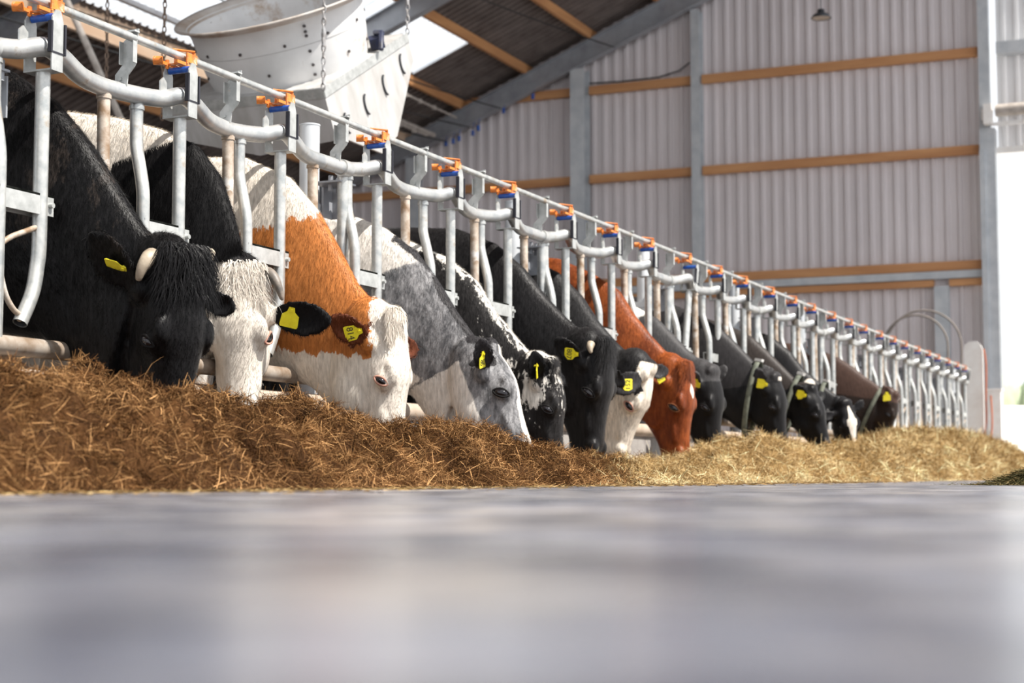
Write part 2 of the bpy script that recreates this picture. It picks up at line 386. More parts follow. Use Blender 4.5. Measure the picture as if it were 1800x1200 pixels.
# rafters (I-beams)
def rafter(y, x0=-18.5, x1=0.0, d0=0.30, d1=0.52, wflange=0.17):
    m_ = MB(); t_ = 0.016
    def bot(x): return ztop(x) - (d0 + (d1 - d0) * (x - x0) / (x1 - x0)) 
    for (ya, yb, fa, fb) in ((-wflange/2, wflange/2, lambda x: ztop(x)-t_, ztop), (-wflange/2, wflange/2, bot, lambda x: bot(x)+t_), (-0.006, 0.006, lambda x: bot(x)+t_, lambda x: ztop(x)-t_)):
        v = []
        for x in (x0, x1):
            for yy in (ya, yb): v += [(x, y+yy, fa(x)), (x, y+yy, fb(x))]
        m_.add(v, [(0,1,3,2),(4,6,7,5),(0,4,5,1),(2,3,7,6),(1,5,7,3),(0,2,6,4)])
    o_ = m_.build('trim_rafter', M['frame']); o_['kind'] = 'structure'
for y in (WY-0.30, 22.2, 16.9, 11.6, 6.3): rafter(y)
m_ = MB(); m_.tube([(-13.60, 16.6, 6.25), (-12.58, 16.5, 4.49), (-11.6, 16.4, 2.9)], 0.045, 10)
tag(m_.build('steel_brace', M['pipe']), 'thin diagonal steel brace hanging behind the first fence rail', 'brace')

# service lines under the roof
m_ = MB(); m_.tube([(-13.0, 19.5, 6.63), (-13.0, 27.0, 6.63)], 0.022, 8)
for k in range(12): m_.box((-13.03, 20+k*0.55, 6.585), (-12.97, 20.05+k*0.55, 6.66))
tag(m_.build('water_pipe', M['pipe']), 'thin pale clip-hung pipe under the roof beside the timber purlin', 'pipe')
m_ = MB(); m_.tube([(-13.46, 19.5, 6.34), (-13.46, 27.0, 6.34)], 0.045, 10); m_.tube([(-13.40, 19.5, 6.25), (-13.40, 26.6, 6.25)], 0.02, 8)
for k in range(12): m_.box((-13.43, 20+k*0.55, 6.20), (-13.37, 20.05+k*0.55, 6.30))
tag(m_.build('ventilation_pipe', M['pipe']), 'thicker pale pipe with clips running under the roof right of the fan', 'pipe')
def cablepts(a, b, sag, n=14):
    a = Vector(a); b = Vector(b)
    return [a.lerp(b, i/n) - Vector((0,0,sag * 4 * (i/n) * (1 - i/n))) for i in range(n + 1)]
for i, (a, b, s_, lab) in enumerate([
    ((-12.3, 16.0, 6.45), (-12.1, 27.0, 6.72), 0.18, 'black cable hanging under the roof past the fan to the upper blue insulator'),
    ((-13.1, 14.0, 5.75), (-12.65, 27.0, 6.40), 0.12, 'black cable under the roof ending at the middle blue insulators'),
    ((-13.6, 14.0, 5.55), (-13.2, 27.0, 6.20), 0.10, 'lowest black cable under the roof ending at the row of blue insulators'),
    ((-11.0, 18.0, 7.25), (-9.9, 27.0, 7.62), 0.08, 'black cable crossing the dark roof above the pale pipes')]):
    m_ = MB(); m_.tube(cablepts(a, b, s_), 0.012, 6); tag(m_.build('overhead_cable', M['cable']), lab, 'cable', 'cables under the roof')
for i, (x, z) in enumerate([(-12.08,6.69),(-12.59,6.41),(-12.70,6.33),(-12.98,6.25),(-13.10,6.21),(-13.25,6.18),(-11.50,6.90)]):
    lab = 'blue plastic cable insulator under the end rafter, ' + ['third from the top','fourth from the top','fifth from the top','rightmost of the low three','middle of the low three','leftmost of the low three','topmost of all'][i]
    m_ = MB(); m_.lathe([(0.001,-0.05),(0.03,-0.045),(0.035,-0.02),(0.02,0),(0.035,0.02),(0.03,0.045),(0.001,0.05)], 10, mat=Matrix.Translation((x, WY-0.42, z)))
    m_.tube([(x, WY-0.42, z+0.03), (x, WY-0.36, ztop(x)-0.38)], 0.006, 5)
    tag(m_.build('cable_insulator', M['blue']), lab, 'insulator', 'blue insulators under the rafter')
m_ = MB(); m_.tube([(-10.5, WY-0.16, 7.10), (-9.9, WY-0.16, 7.075), (-9.2, WY-0.16, 7.08), (-8.8, WY-0.17, 7.16), (-8.6, WY-0.2, 7.28)], 0.014, 6)
tag(m_.build('wall_cable', M['cable']), 'black cable lying along the upper timber wall rail', 'cable')

# high bay lamp
L = Vector((-5.05, 22.0, 6.33))
lp = empty('pendant_lamp', L)
m_ = MB(); m_.lathe([(0.135,-0.035),(0.14,-0.03),(0.10,0.02),(0.05,0.035),(0.045,0.09),(0.001,0.10)], 28); m_.build('lamp_shade', M['darksteel'], lp)
m_ = MB(); m_.lathe([(0.001,-0.03),(0.125,-0.03)], 28); m_.build('diffuser', M['pvc'], lp)
m_ = MB(); m_.tube([(0,0,0.09),(0,0,3.7)], 0.006, 6); m_.build('hanging_cord', M['cable'], lp)
tag(lp, 'round dark high bay lamp hanging in front of the corrugated end wall', 'lamp')

# hedge far outside
m_ = MB()
for k in range(60):
    x = -40 + k * 1.1; m_.ell((x + random.uniform(-.4,.4), 76 + random.uniform(-1,1), 3.2), (1.2, 1.0, random.uniform(0.7, 1.6)), seg=9, rings=6)
tag(m_.build('hedgerow', M['hedge']), 'haze-pale green hedgerow far outside seen through the doorway', 'hedge', kind='stuff')

# ------------------------------------------------------------------ curb under the feed barrier
m_ = MB(); m_.box((-3.80, 0.5, 0), (-3.62, 25.6, 0.30)); m_.build('trim_feed_curb', M['conc'])['kind'] = 'structure'
m_ = MB(); m_.tube([(-3.63, 0.5, 0.345), (-3.63, 25.3, 0.345)], 0.045, 16)
for k in range(11): m_.box((-3.70, 1.9 + 2.325*k, 0.28), (-3.60, 1.95 + 2.325*k, 0.32))
tag(m_.build('curb_tube', M['pvc']), 'dusty beige tube lying along the feed curb under the barrier', 'tube')

# ------------------------------------------------------------------ headlock feed barrier
RX = -3.60; PITCH = 2.325
Cs = [0.205, 0.98, 1.69]; As = [0.61, 1.40, 2.06]; Bs = [0.045, 0.805, 1.485]; Ss = [0.70, 1.37, 2.245]
def rot_to(d, up=(0,0,1)):
    z = Vector(d).normalized(); x = Vector(up).cross(z).normalized(); y = z.cross(x)
    return Matrix((x, y, z)).transposed().to_4x4()
def smooth_path(pts, n=8):
    """Catmull-Rom through points"""
    P = [Vector(p) for p in pts]; out = []
    for i in range(len(P) - 1):
        p0 = P[max(i-1,0)]; p1 = P[i]; p2 = P[i+1]; p3 = P[min(i+2, len(P)-1)]
        for k in range(n):
            t = k / n
            out.append(0.5 * ((2*p1) + (p2-p0)*t + (2*p0-5*p1+4*p2-p3)*t*t + (-p0+3*p1-3*p2+p3)*t*t*t))
    out.append(P[-1]); return out
def make_panel():
    p = empty('headlock_panel', (RX, 0, 0))
    zt = 1.421; key = [(-0.055, 0.0, zt)]
    for c in Cs:
        key += [(-0.035, c-0.085, 1.436), (0.014, c-0.015, 1.456), (0.014, c+0.035, 1.456), (-0.010, c+0.12, 1.447), (-0.034, c+0.23, 1.423), (-0.052, c+0.33, 1.418), (-0.060, c+0.46, zt)]
    key += [(-0.055, PITCH, zt)]
    key = [k for i, k in enumerate(key) if i == 0 or k[1] > key[i-1][1] + 0.02]
    m_ = MB(); m_.tube(smooth_path(key, 6), 0.033, 16)
    m_.tube([(-0.055, -0.03, zt), (-0.055, 0.035, zt)], 0.039, 16); m_.build('top_tube', M['tube'], p)
    m_ = MB(); m_.tube([(0, 0, 0.455), (0, PITCH, 0.455)], 0.032, 16); m_.build('bottom_tube', M['bottom'], p)
    m_ = MB(); m_.tube([(-0.07, 0.02, zt), (-0.07, 0.02, 0.47)], 0.026, 14); m_.build('mounting_upright', M['galv'], p)
    for i, y in enumerate(As):
        m_ = MB(); m_.tube([(-0.06, y, zt), (-0.055, y, 0.9), (-0.04, y, 0.47)], 0.023, 14)
        m_.tube([(-0.06, y, zt-0.045), (-0.06, y, zt-0.03)], 0.027, 14); m_.build('upright', M['galv_rust'], p)
    for i, y in enumerate(Bs):
        pts = smooth_path([(-0.062, y, zt), (-0.062, y, 1.29), (-0.056, y-0.003, 1.23), (-0.010, y-0.028, 1.09), (0.0, y-0.035, 1.0), (0.0, y-0.035, 0.75), (0, y-0.035, 0.46)], 4)
        m_ = MB(); m_.tube(pts, 0.024, 14); m_.tube([(-0.062, y, zt-0.045), (-0.062, y, zt-0.03)], 0.028, 14); m_.build('bent_upright', M['galv'], p)
    for c, b in zip(Cs, Bs):
        m_ = MB(); ya = b - 0.03; yb = c + 0.05
        m_.box((0.012, ya-0.02, 0.895), (0.020, yb, 0.965)); m_.box((-0.035, ya-0.02, 0.957), (0.020, yb, 0.965)); m_.box((-0.043, ya-0.02, 0.895), (-0.035, yb, 0.965))
        m_.tube([(-0.05, yb-0.018, 0.93), (0.034, yb-0.018, 0.93)], 0.009, 8); m_.build('pivot_plate', M['plate'], p)
    for i, y in enumerate(Ss):
        m_ = MB(); t_ = 0.0035
        # strap standing across the barrier: foot on the tube, jog, riser round the release rail
        A = Matrix(((1,0,0,0),(0,0,1,0),(0,1,0,0),(0,0,0,1)))  # local x->X, y->Z, z->Y
        poly = [(-0.080, 1.440), (-0.028, 1.440), (-0.024, 1.478), (0.004, 1.508), (0.010, 1.520), (0.012, 1.600), (0.020, 1.645), (0.004, 1.645), (-0.048, 1.600), (-0.050, 1.516), (-0.080, 1.484)]
        m_.prism(poly, 0.005, Matrix.Translation((0, y, 0)) @ A)
        m_.box((-0.050, y-0.022, 1.516), (-0.046, y+0.002, 1.600)); m_.box((0.008, y-0.022, 1.520), (0.012, y+0.002, 1.598)); m_.box((-0.030, y-0.025, 1.630), (0.020, y+0.004, 1.636))
        m_.tube([(-0.055, y-0.010, 1.466), (-0.055, y+0.004, 1.466)], 0.007, 8)
        m_.build('rail_bracket', M['plate'], p)
    for c in Cs:
        yk = make_yoke(p, c)
    # joint plate with bolts to the barn post
    m_ = MB(); m_.box((-0.21, -0.02, 1.36), (-0.06, 0.12, 1.368)); m_.box((-0.21, 0.07, 1.22), (-0.20, 0.16, 1.36)); m_.box((-0.20, 0.15, 1.22), (-0.10, 0.158, 1.36))
    for (x, y) in ((-0.14, 0.03), (-0.14, 0.10), (-0.08, 0.03), (-0.08, 0.10)): m_.tube([(x, y, 1.33), (x, y, 1.40)], 0.011, 6)
    m_.tube([(-0.15, 0.14, 1.28), (-0.15, 0.175, 1.28)], 0.015, 6); m_.build('joint_plate', M['frame'], p)
    return p
def make_yoke(p, c, tilt=0.0):
    yk = MB(); x0 = 0.005; pts = smooth_path([(x0, 0, 1.375), (x0, 0, 1.0), (x0, 0.0, 0.80), (x0-0.003, -0.005, 0.72), (x0, -0.03, 0.63), (x0, -0.085, 0.53)], 5)
    yk.v = []; yk.tube(pts, 0.0245, 14, caps=False)
    yk.tube(list(reversed(pts[-3:])), 0.019, 14, mi=1, caps=False)
    o_ = yk.build('yoke_bar', [M['galv'], M['darksteel']], p); o_.location = (0, c, 0); o_.matrix_parent_inverse = Matrix.Identity(4)
    m_ = MB(); t_ = 0.005
    m_.box((-0.05, -0.028, 1.372), (0.062, 0.028, 1.378))
    A = Matrix(((0,0,1,0),(1,0,0,0),(0,1,0,0),(0,0,0,1)))
    front = [(-0.028, 1.372), (0.028, 1.372), (0.028, 1.54), (0.014, 1.578), (-0.010, 1.578), (-0.028, 1.55)]
    m_.prism(front, t_, Matrix.Translation((0.060, 0, 0)) @ A); m_.prism(front, t_, Matrix.Translation((-0.052, 0, 0)) @ A)
    m_.build('yoke_bracket', M['plate'], o_)
    m_ = MB(); 
    for yy in (-0.034, 0.034): m_.box((0.052, yy-0.004, 1.43), (0.068, yy+0.004, 1.535))
    m_.box((0.0635, -0.034, 1.43), (0.0645, 0.034, 1.436)); m_.build('rubber_buffer', M['rubber'], o_)
    m_ = MB(); m_.tube([(-0.045, 0, 1.558), (0.055, 0, 1.558)], 0.0125, 12); m_.build('blue_roller', M['blue'], o_)
    m_ = MB(); hook = [(-0.02, 0.0), (0.02, 0.0), (0.02, 0.045), (0.0, 0.062), (-0.02, 0.045)]
    m_.prism([(a, b + 1.455) for a, b in hook], 0.006, Matrix.Translation((-0.02, -0.075, 0)) @ A); m_.build('stop_lug', M['galv'], o_)
    m_ = MB(); m_.tube(smooth_path([(x0, 0.01, 0.862), (x0, -0.06, 0.835), (x0, -0.145, 0.80), (x0, -0.19, 0.76), (x0, -0.18, 0.68), (x0, -0.155, 0.615), (x0, -0.12, 0.575), (x0, -0.085, 0.555), (x0, -0.09, 0.54)], 5), 0.0095, 10)
    m_.build('guard_rod', M['galv_rust'], o_)
    return o_
panel0 = make_panel()
where = ['holding the horned black bull and the white-faced cow, nearest to the camera',
         'where the orange, the grey roan and the speckled cow feed',
         'where the russet cow and the black cow tagged 807 feed',
         'with one yoke tipped open beside the dark grey collared cow',
         'where the black cow with the small white blaze feeds', 'where the dark brown collared cow feeds',
         'empty, just beyond the dark brown cow', 'empty, second beyond the dark brown cow', 'empty, at the far end beside the white end board']
panels = {}
for k in range(-1, 9):
    p = panel0 if k == 0 else copy_tree(panel0)
    p.location = (RX, 4.10 + PITCH * k, 0); panels[k] = p
    lab = 'galvanized headlock panel at the left edge, mostly out of view' if k < 0 else 'galvanized headlock panel ' + where[k]
    tag(p, lab, 'feed barrier', 'headlock panels of the feed barrier')
ys_ = [c for c in panels[3].children if c.name.startswith('yoke_bar')]
ys_[0].rotation_euler = (R(-13), 0, 0); ys_[0].location = (0.0, Cs[0] - 0.25, 0.03)

rail = MB(); rail.tube([(RX, 0.6, 1.612), (RX, 25.0, 1.612)], 0.0155, 14)
rail = rail.build('release_rail', M['galv'])
tag(rail, 'long thin galvanized release rail running above all the headlocks', 'rail')
def make_latch():
    m_ = MB()
    m_.box((-0.030, -0.035, 1.585), (-0.024, 0.030, 1.632)); m_.box((0.024, -0.035, 1.590), (0.030, 0.030, 1.625)); m_.box((-0.03, -0.035, 1.583), (0.03, -0.025, 1.589))
    m_.tube([(0.02, 0.02, 1.57), (0.02, 0.02, 1.635)], 0.008, 8)
    m_.box((-0.055, -0.10, 1.578), (-0.045, 0.03, 1.590)); m_.box((0.015, -0.09, 1.575), (0.025, 0.02, 1.587))
    m_.tube([(-0.065, -0.115, 1.585), (-0.035, -0.10, 1.585)], 0.017, 12); m_.tube([(-0.05, -0.05, 1.565), (-0.05, -0.05, 1.60)], 0.008, 8)
    m_.box((-0.045, -0.055, 1.578), (0.02, -0.045, 1.584)); m_.box((-0.045, 0.0, 1.578), (0.02, 0.01, 1.584))
    m_.tube([(-0.04, -0.03, 1.645), (0.03, 0.015, 1.638)], 0.0045, 6)
    return m_.build('latch', M['orange'], rail)
la = make_latch(); first = True
for k in range(-1, 9):
    for c in Cs:
        y = 4.10 + PITCH * k + c + 0.04
        if y < 3: continue
        l_ = la if first else la.copy()
        if not first: C.objects.link(l_); l_.parent = rail
        first = False; l_.location = (RX, y, 0)
for ob in (rail,): pass
# barn posts behind each joint
for k in range(0, 10):
    y = 4.10 + PITCH * k + 0.06
    m_ = MB(); m_.tube([(-3.87, y, 0), (-3.87, y, 1.65)], 0.046, 20); m_.tube([(-3.87, y, 1.645), (-3.87, y, 1.652)], 0.048, 20)
    for z in (1.24, 0.5): m_.box((-3.925, y-0.055, z), (-3.815, y+0.055, z+0.04))
    lab = ['behind the neck of the horned black bull', 'behind the neck of the orange cow', 'behind the black cow tagged 807', 'behind the tipped-open yoke',
           'left of the cow with the white blaze', 'behind the dark brown collared cow', 'first beyond the dark brown cow', 'second beyond the dark brown cow', 'third beyond the dark brown cow', 'at the far end of the barrier'][k]
    tag(m_.build('barrier_post', M['column']), 'thick round steel barrier post ' + lab, 'post', 'round posts behind the barrier')

# end board, stub wall, hoop, cable
eb = empty('end_board', (-3.62, 25.5, 0))
poly = [(-0.14, 0), (0.14, 0), (0.14, 1.93), (0.11, 2.02), (0.05, 2.07), (-0.05, 2.07), (-0.12, 2.02), (-0.14, 1.93)]
m_ = MB(); m_.prism(poly, 0.06, Matrix(((1,0,0,0),(0,0,-1,0),(0,1,0,0),(0,0,0,1)))); m_.build('board', M['white'], eb)
tag(eb, 'tall white round-topped board closing the far end of the barrier', 'board')
m_ = MB(); m_.tube(smooth_path([(-3.46, 25.45, 1.95), (-3.43, 25.43, 1.7), (-3.44, 25.42, 1.2), (-3.44, 25.42, 0.9), (-3.47, 25.42, 0.6), (-3.42, 25.42, 0.4), (-3.36, 25.42, 0.8), (-3.37, 25.42, 1.25)], 6), 0.012, 6)
tag(m_.build('hanging_cable', M['hosered']), 'orange cable hanging down the side of the white end board', 'cable')
m_ = MB(); m_.box((-3.50, 26.0, 0), (-3.30, 26.2, 1.35)); m_.box((-3.52, 25.98, 1.35), (-3.28, 26.22, 1.38))
tag(m_.build('bollard', M['white']), 'pale square bollard between the white end board and the door column', 'bollard')
for nm, r_, x, y, lab in (('hoop', 0.59, -4.53, 26.5, 'larger thin grey hoop standing before the end wall'), ('hoop', 0.50, -4.62, 26.3, 'smaller thin grey hoop inside the larger one')):
    m_ = MB(); pts = [(x + r_*0.96, y, 0.0)] + [(x + r_*math.cos(a), y, 2.08 + r_*math.sin(a)) for a in np.linspace(0, math.pi, 30)] + [(x - r_*0.96, y, 0.0)]
    m_.tube(pts, 0.016, 8); tag(m_.build(nm, M['hose']), lab, 'hoop')

# ------------------------------------------------------------------ fan unit hung on chains
e1 = Vector((0.8545, 0.4465, 0.2655)).normalized(); axv = Vector((-0.0089, -0.4984, 0.8669)).normalized(); e2 = axv.cross(e1).normalized(); e1 = e2.cross(axv)
FM = Matrix.Translation((-6.2205, 10.1534, 2.9796)) @ Matrix((e1, e2, axv)).transposed().to_4x4()
fan = empty('barn_fan'); fan.matrix_world = FM
c0 = (0.0, 0.0)
T0 = Matrix.Translation((c0[0], c0[1], 0))
m_ = MB(); prof = [(0.575, 0.01), (0.59, 0.06), (0.61, 0.2), (0.622, 0.34), (0.632, 0.42), (0.655, 0.452), (0.69, 0.472), (0.725, 0.485), (0.728, 0.492), (0.722, 0.496), (0.69, 0.484), (0.648, 0.462), (0.622, 0.42), (0.612, 0.34), (0.60, 0.2), (0.585, 0.06), (0.565, 0.01), (0.575, 0.01)]
m_.lathe(prof, 64, mat=T0)
m_.lathe([(0.612, 0.262), (0.619, 0.267), (0.614, 0.272)], 64, mat=T0, mi=1)
m_.build('inlet_cone', [M['fan'], M['fanbox']], fan)
m_ = MB(); m_.tube([(-0.004, 0, 0), (0.008, 0, 0)], 0.011, 8); rv0 = m_.build('rivet', M['bolt'], fan); first = True
for (a_, z, rr, sg) in [(a_, 0.30, 0.62, 1) for a_ in range(180, 361, 30)] + [(a_, 0.12, 0.60, 1) for a_ in range(195, 346, 30)] + [(a_, z, r2, 1) for a_ in (-75,) for z, r2 in ((0.40, 0.632), (0.36, 0.626), (0.33, 0.623), (0.22, 0.613), (0.05, 0.59))] + [(a_, 0.40, 0.628, -1) for a_ in range(20, 180, 20)]:
    rv = rv0 if first else rv0.copy()
    if not first: C.objects.link(rv); rv.parent = fan
    first = False; a = R(a_); rv.location = (c0[0] + rr*math.cos(a), c0[1] + rr*math.sin(a), z); rv.rotation_euler = (0, 0, a + (math.pi if sg < 0 else 0))
m_ = MB(); m_.lathe([(0.640, 0.436), (0.657, 0.450), (0.692, 0.470), (0.727, 0.483), (0.730, 0.492), (0.722, 0.499), (0.69, 0.487), (0.652, 0.466), (0.632, 0.44)], 64, mat=T0); m_.build('inlet_lip', M['lip_dirt_shade'], fan)
# square mounting plate and hood walls
F_, R_, L_, B_ = (0.174, -0.885), (0.904, 0.255), (-0.906, -0.19), (-0.176, 0.95)
m_ = MB()
ring = []
for k in range(64):
    a = 2*math.pi*k/64; ring.append((c0[0] + 0.57*math.cos(a), c0[1] + 0.57*math.sin(a)))
def sq_edge(p):
    # radial projection of a circle point to the square outline
    d = Vector(p) - Vector(c0); best = None
    for a, b in ((F_, R_), (R_, B_), (B_, L_), (L_, F_)):
        ax_, ay_ = a; ex, ey = b[0]-a[0], b[1]-a[1]
        den = d.x*ey - d.y*ex
        if abs(den) < 1e-9: continue
        t = ((ax_-c0[0])*ey - (ay_-c0[1])*ex) / den; u = ((ax_-c0[0])*d.y - (ay_-c0[1])*d.x) / den
        if t > 0 and -0.02 <= u <= 1.02 and (best is None or t < best): best = t
    return (c0[0] + d.x*best, c0[1] + d.y*best)
outer = [sq_edge(p) for p in ring]
v = [(x, y, 0.0) for x, y in ring] + [(x, y, 0.0) for x, y in outer] + [(x, y, 0.012) for x, y in ring] + [(x, y, 0.012) for x, y in outer]
f = []
for k in range(64):
    j = (k+1) % 64; f += [(k, j, 64+j, 64+k), (128+k, 192+k, 192+j, 128+j)]
m_.add(v, f); m_.build('mounting_plate', M['fanbox'], fan)
def wallpanel(a, b, hs, name, mat, hooks=0):
    """side wall hanging from edge a-b; hs = [(fraction, drop)]"""
    a = Vector((*a, 0)); b = Vector((*b, 0)); m2 = MB(); th = 0.02
    d = (b - a).normalized(); nrm = Vector((d.y, -d.x, 0))
    top = [a, b]; bot = [a.lerp(b, fr) + Vector((0,0,-dr)) for fr, dr in hs]
    poly = [a, b] + bot; n = len(poly)
    v = [p for p in poly] + [p - nrm*th for p in poly]
    m2.add(v, [tuple(range(n)), tuple(range(2*n-1, n-1, -1))] + [(i, n+i, n+(i+1)%n, (i+1)%n) for i in range(n)])
    o_ = m2.build(name, mat, fan)
    return nrm
nr = wallpanel(F_, R_, [(1.0, 0.20), (0.62, 0.62), (0.42, 0.66), (0.1, 0.40), (0.0, 0.36)], 'side_wall', M['fanbox'])
wallpanel(L_, F_, [(1.0, 0.36), (0.5, 0.42), (0.0, 0.25)], 'side_wall', M['fanbox'])
wallpanel(R_, B_, [(1.0, 0.22), (0.0, 0.20)], 'side_wall', M['fanbox'])
wallpanel(B_, L_, [(1.0, 0.25), (0.0, 0.22)], 'side_wall', M['fanbox'])
m_ = MB()
for a, b in ((F_, R_), (L_, F_)):
    a = Vector((*a, 0.014)); b = Vector((*b, 0.014)); d = (b-a).normalized(); nrm = Vector((d.y, -d.x, 0))
    q = [a, b, b + nrm*0.006, a + nrm*0.006]; v = [p for p in q] + [p + Vector((0,0,-0.07)) for p in q]
    m_.add(v, [(0,1,2,3),(7,6,5,4),(0,4,5,1),(1,5,6,2),(2,6,7,3),(3,7,4,0)])
m_.build('edge_angle', M['plate'], fan)
aF = Vector((*F_, 0)); bR = Vector((*R_, 0)); dFR = (bR - aF).normalized()
for i, (fr, dz) in enumerate([(0.86, -0.17), (0.62, -0.23), (0.38, -0.27), (0.14, -0.30)]):
    m_ = MB(); c = aF.lerp(bR, fr) + nr*0.012 + Vector((0,0,dz)); pts = [c + dFR*(0.03*math.cos(t)) + Vector((0,0,0.075*math.sin(t))) + nr*0.006*math.cos(t) for t in np.linspace(-1.4, 1.4, 9) + math.pi]
    m_.tube(pts, 0.008, 6); m_.build('slot_handle', M['darksteel'], fan)
m_ = MB(); m_.box((0.60, -0.12, 0.02), (0.70, 0.02, 0.10)); m_.tube([(0.66,-0.2,0.03),(0.70,-0.1,0.13),(0.66,0.0,0.12),(0.70,0.1,0.04)], 0.02, 8); m_.build('motor_box', M['navy'], fan)
m_ = MB(); hub = Matrix.Translation((c0[0], c0[1], 0.18)); m_.lathe([(0.001,0.08),(0.09,0.07),(0.10,-0.07),(0.001,-0.08)], 20, mat=hub)
m_.build('hub', M['darksteel'], fan)
for k in range(6):
    m_ = MB(); A = hub @ Matrix.Rotation(k*math.pi/3, 4, 'Z') @ Matrix.Rotation(0.5, 4, 'X')
    m_.prism([(0.09,-0.05),(0.50,-0.09),(0.52,0.07),(0.09,0.05)], 0.008, A); m_.build('blade', M['frame'], fan)
for a_ in (45, 225):
    m_ = MB(); a = R(a_); m_.tube([(c0[0]+0.6*math.cos(a), c0[1]+0.6*math.sin(a), 0.1), (c0[0], c0[1], 0.1)], 0.015, 8); m_.build('motor_strut', M['plate'], fan)
for ch in fan.children: pass
tag(fan, 'big dusty white barn fan with square hood hanging from chains above the barrier', 'fan')

def chain(name, a, b, mat, label, pitch=0.045, wire=0.0055):
    a = Vector(a); b = Vector(b); L = (b - a).length; n = int(L / pitch); d = (b - a).normalized(); m_ = MB()
    s1 = d.cross(Vector((1,0.2,0))).normalized(); s2 = d.cross(s1)
    for i in range(n):
        c = a + d * (i + 0.5) * pitch; s_ = s1 if i % 2 else s2
        pts = [c + d * (0.028*math.cos(t)) + s_ * (0.013*math.sin(t)) for t in np.linspace(0, 2*math.pi, 11)]
        m_.tube(pts, wire, 5, caps=False)
    o_ = m_.build(name, mat); tag(o_, label, 'chain', 'steel chains by the fan'); return o_
Fw = FM @ Vector((*F_, 0.0)); Rw = FM @ Vector((*R_, 0.0)); Lw = FM @ Vector((*L_, 0.0))
def roofpt(p): return Vector((p.x, p.y, ztop(p.x) + 0.15))
chain('fan_chain', Fw, roofpt(Fw), M['chaingrey'], 'grey chain down to the front corner of the fan hood')
chain('fan_chain', Rw, roofpt(Rw), M['chaingrey'], 'grey chain down to the upper right corner of the fan hood')
chain('fan_chain', Lw + Vector((-0.02, -0.05, -0.1)), roofpt(Lw), M['chain'], 'dark rusty chain at the left corner of the fan hood')
chain('loose_chain', (-7.9, 10.2, 2.15), (-7.95, 10.2, 8.9), M['chain'], 'pale dusty chain hanging loose left of the fan', 0.05)
for n_, (p, dz) in enumerate([(Fw, 0.42), (Rw, 0.34)]):
    m_ = MB(); m_.tube([p + Vector((0,0,dz-0.12)), p + Vector((0,0,dz))], 0.014, 8)
    m_.tube([p + Vector((0,0,dz)), p + Vector((0,0,dz+0.03))], 0.006, 6)
    tag(m_.build('turnbuckle', M['chaingrey']), 'small turnbuckle in the chain of the ' + ['front', 'upper right'][n_] + ' fan corner', 'turnbuckle')
exec_after = []
# ------------------------------------------------------------------ cows
def interp(xs, ys, t): return np.interp(t, xs, ys)
HEAD = np.array([  # t, top n, bottom n, half width top, half width bottom (for a 0.5 m head)
    (-0.08, -0.055, -0.165, 0.050, 0.055), (-0.02, -0.014, -0.205, 0.082, 0.080), (0.08, 0.004, -0.235, 0.098, 0.084), (0.20, 0.018, -0.252, 0.104, 0.080),
    (0.32, 0.024, -0.264, 0.107, 0.076), (0.42, 0.018, -0.268, 0.102, 0.073), (0.52, 0.004, -0.256, 0.090, 0.066), (0.62, -0.005, -0.228, 0.077, 0.056),
    (0.72, -0.011, -0.198, 0.068, 0.050), (0.81, -0.014, -0.178, 0.064, 0.048), (0.89, -0.018, -0.168, 0.068, 0.052), (0.95, -0.030, -0.158, 0.066, 0.050), (1.00, -0.050, -0.140, 0.053, 0.040), (1.03, -0.078, -0.120, 0.030, 0.024)])
def superring(c, a, b, ha, wt, wb, n=22, p=0.86):
    """ring about centre c: a = up axis with half height ha, b = side axis, half width blends top/bottom"""
    out = []
    for k in range(n):
        th = 2*math.pi*k/n; sn = math.sin(th); cs = math.cos(th)
        s_ = math.copysign(abs(sn)**p, sn); c_ = math.copysign(abs(cs)**p, cs)
        wd = wb + (wt - wb) * (s_ + 1) / 2
        out.append(c + a * (s_ * ha) + b * (c_ * wd))
    return out
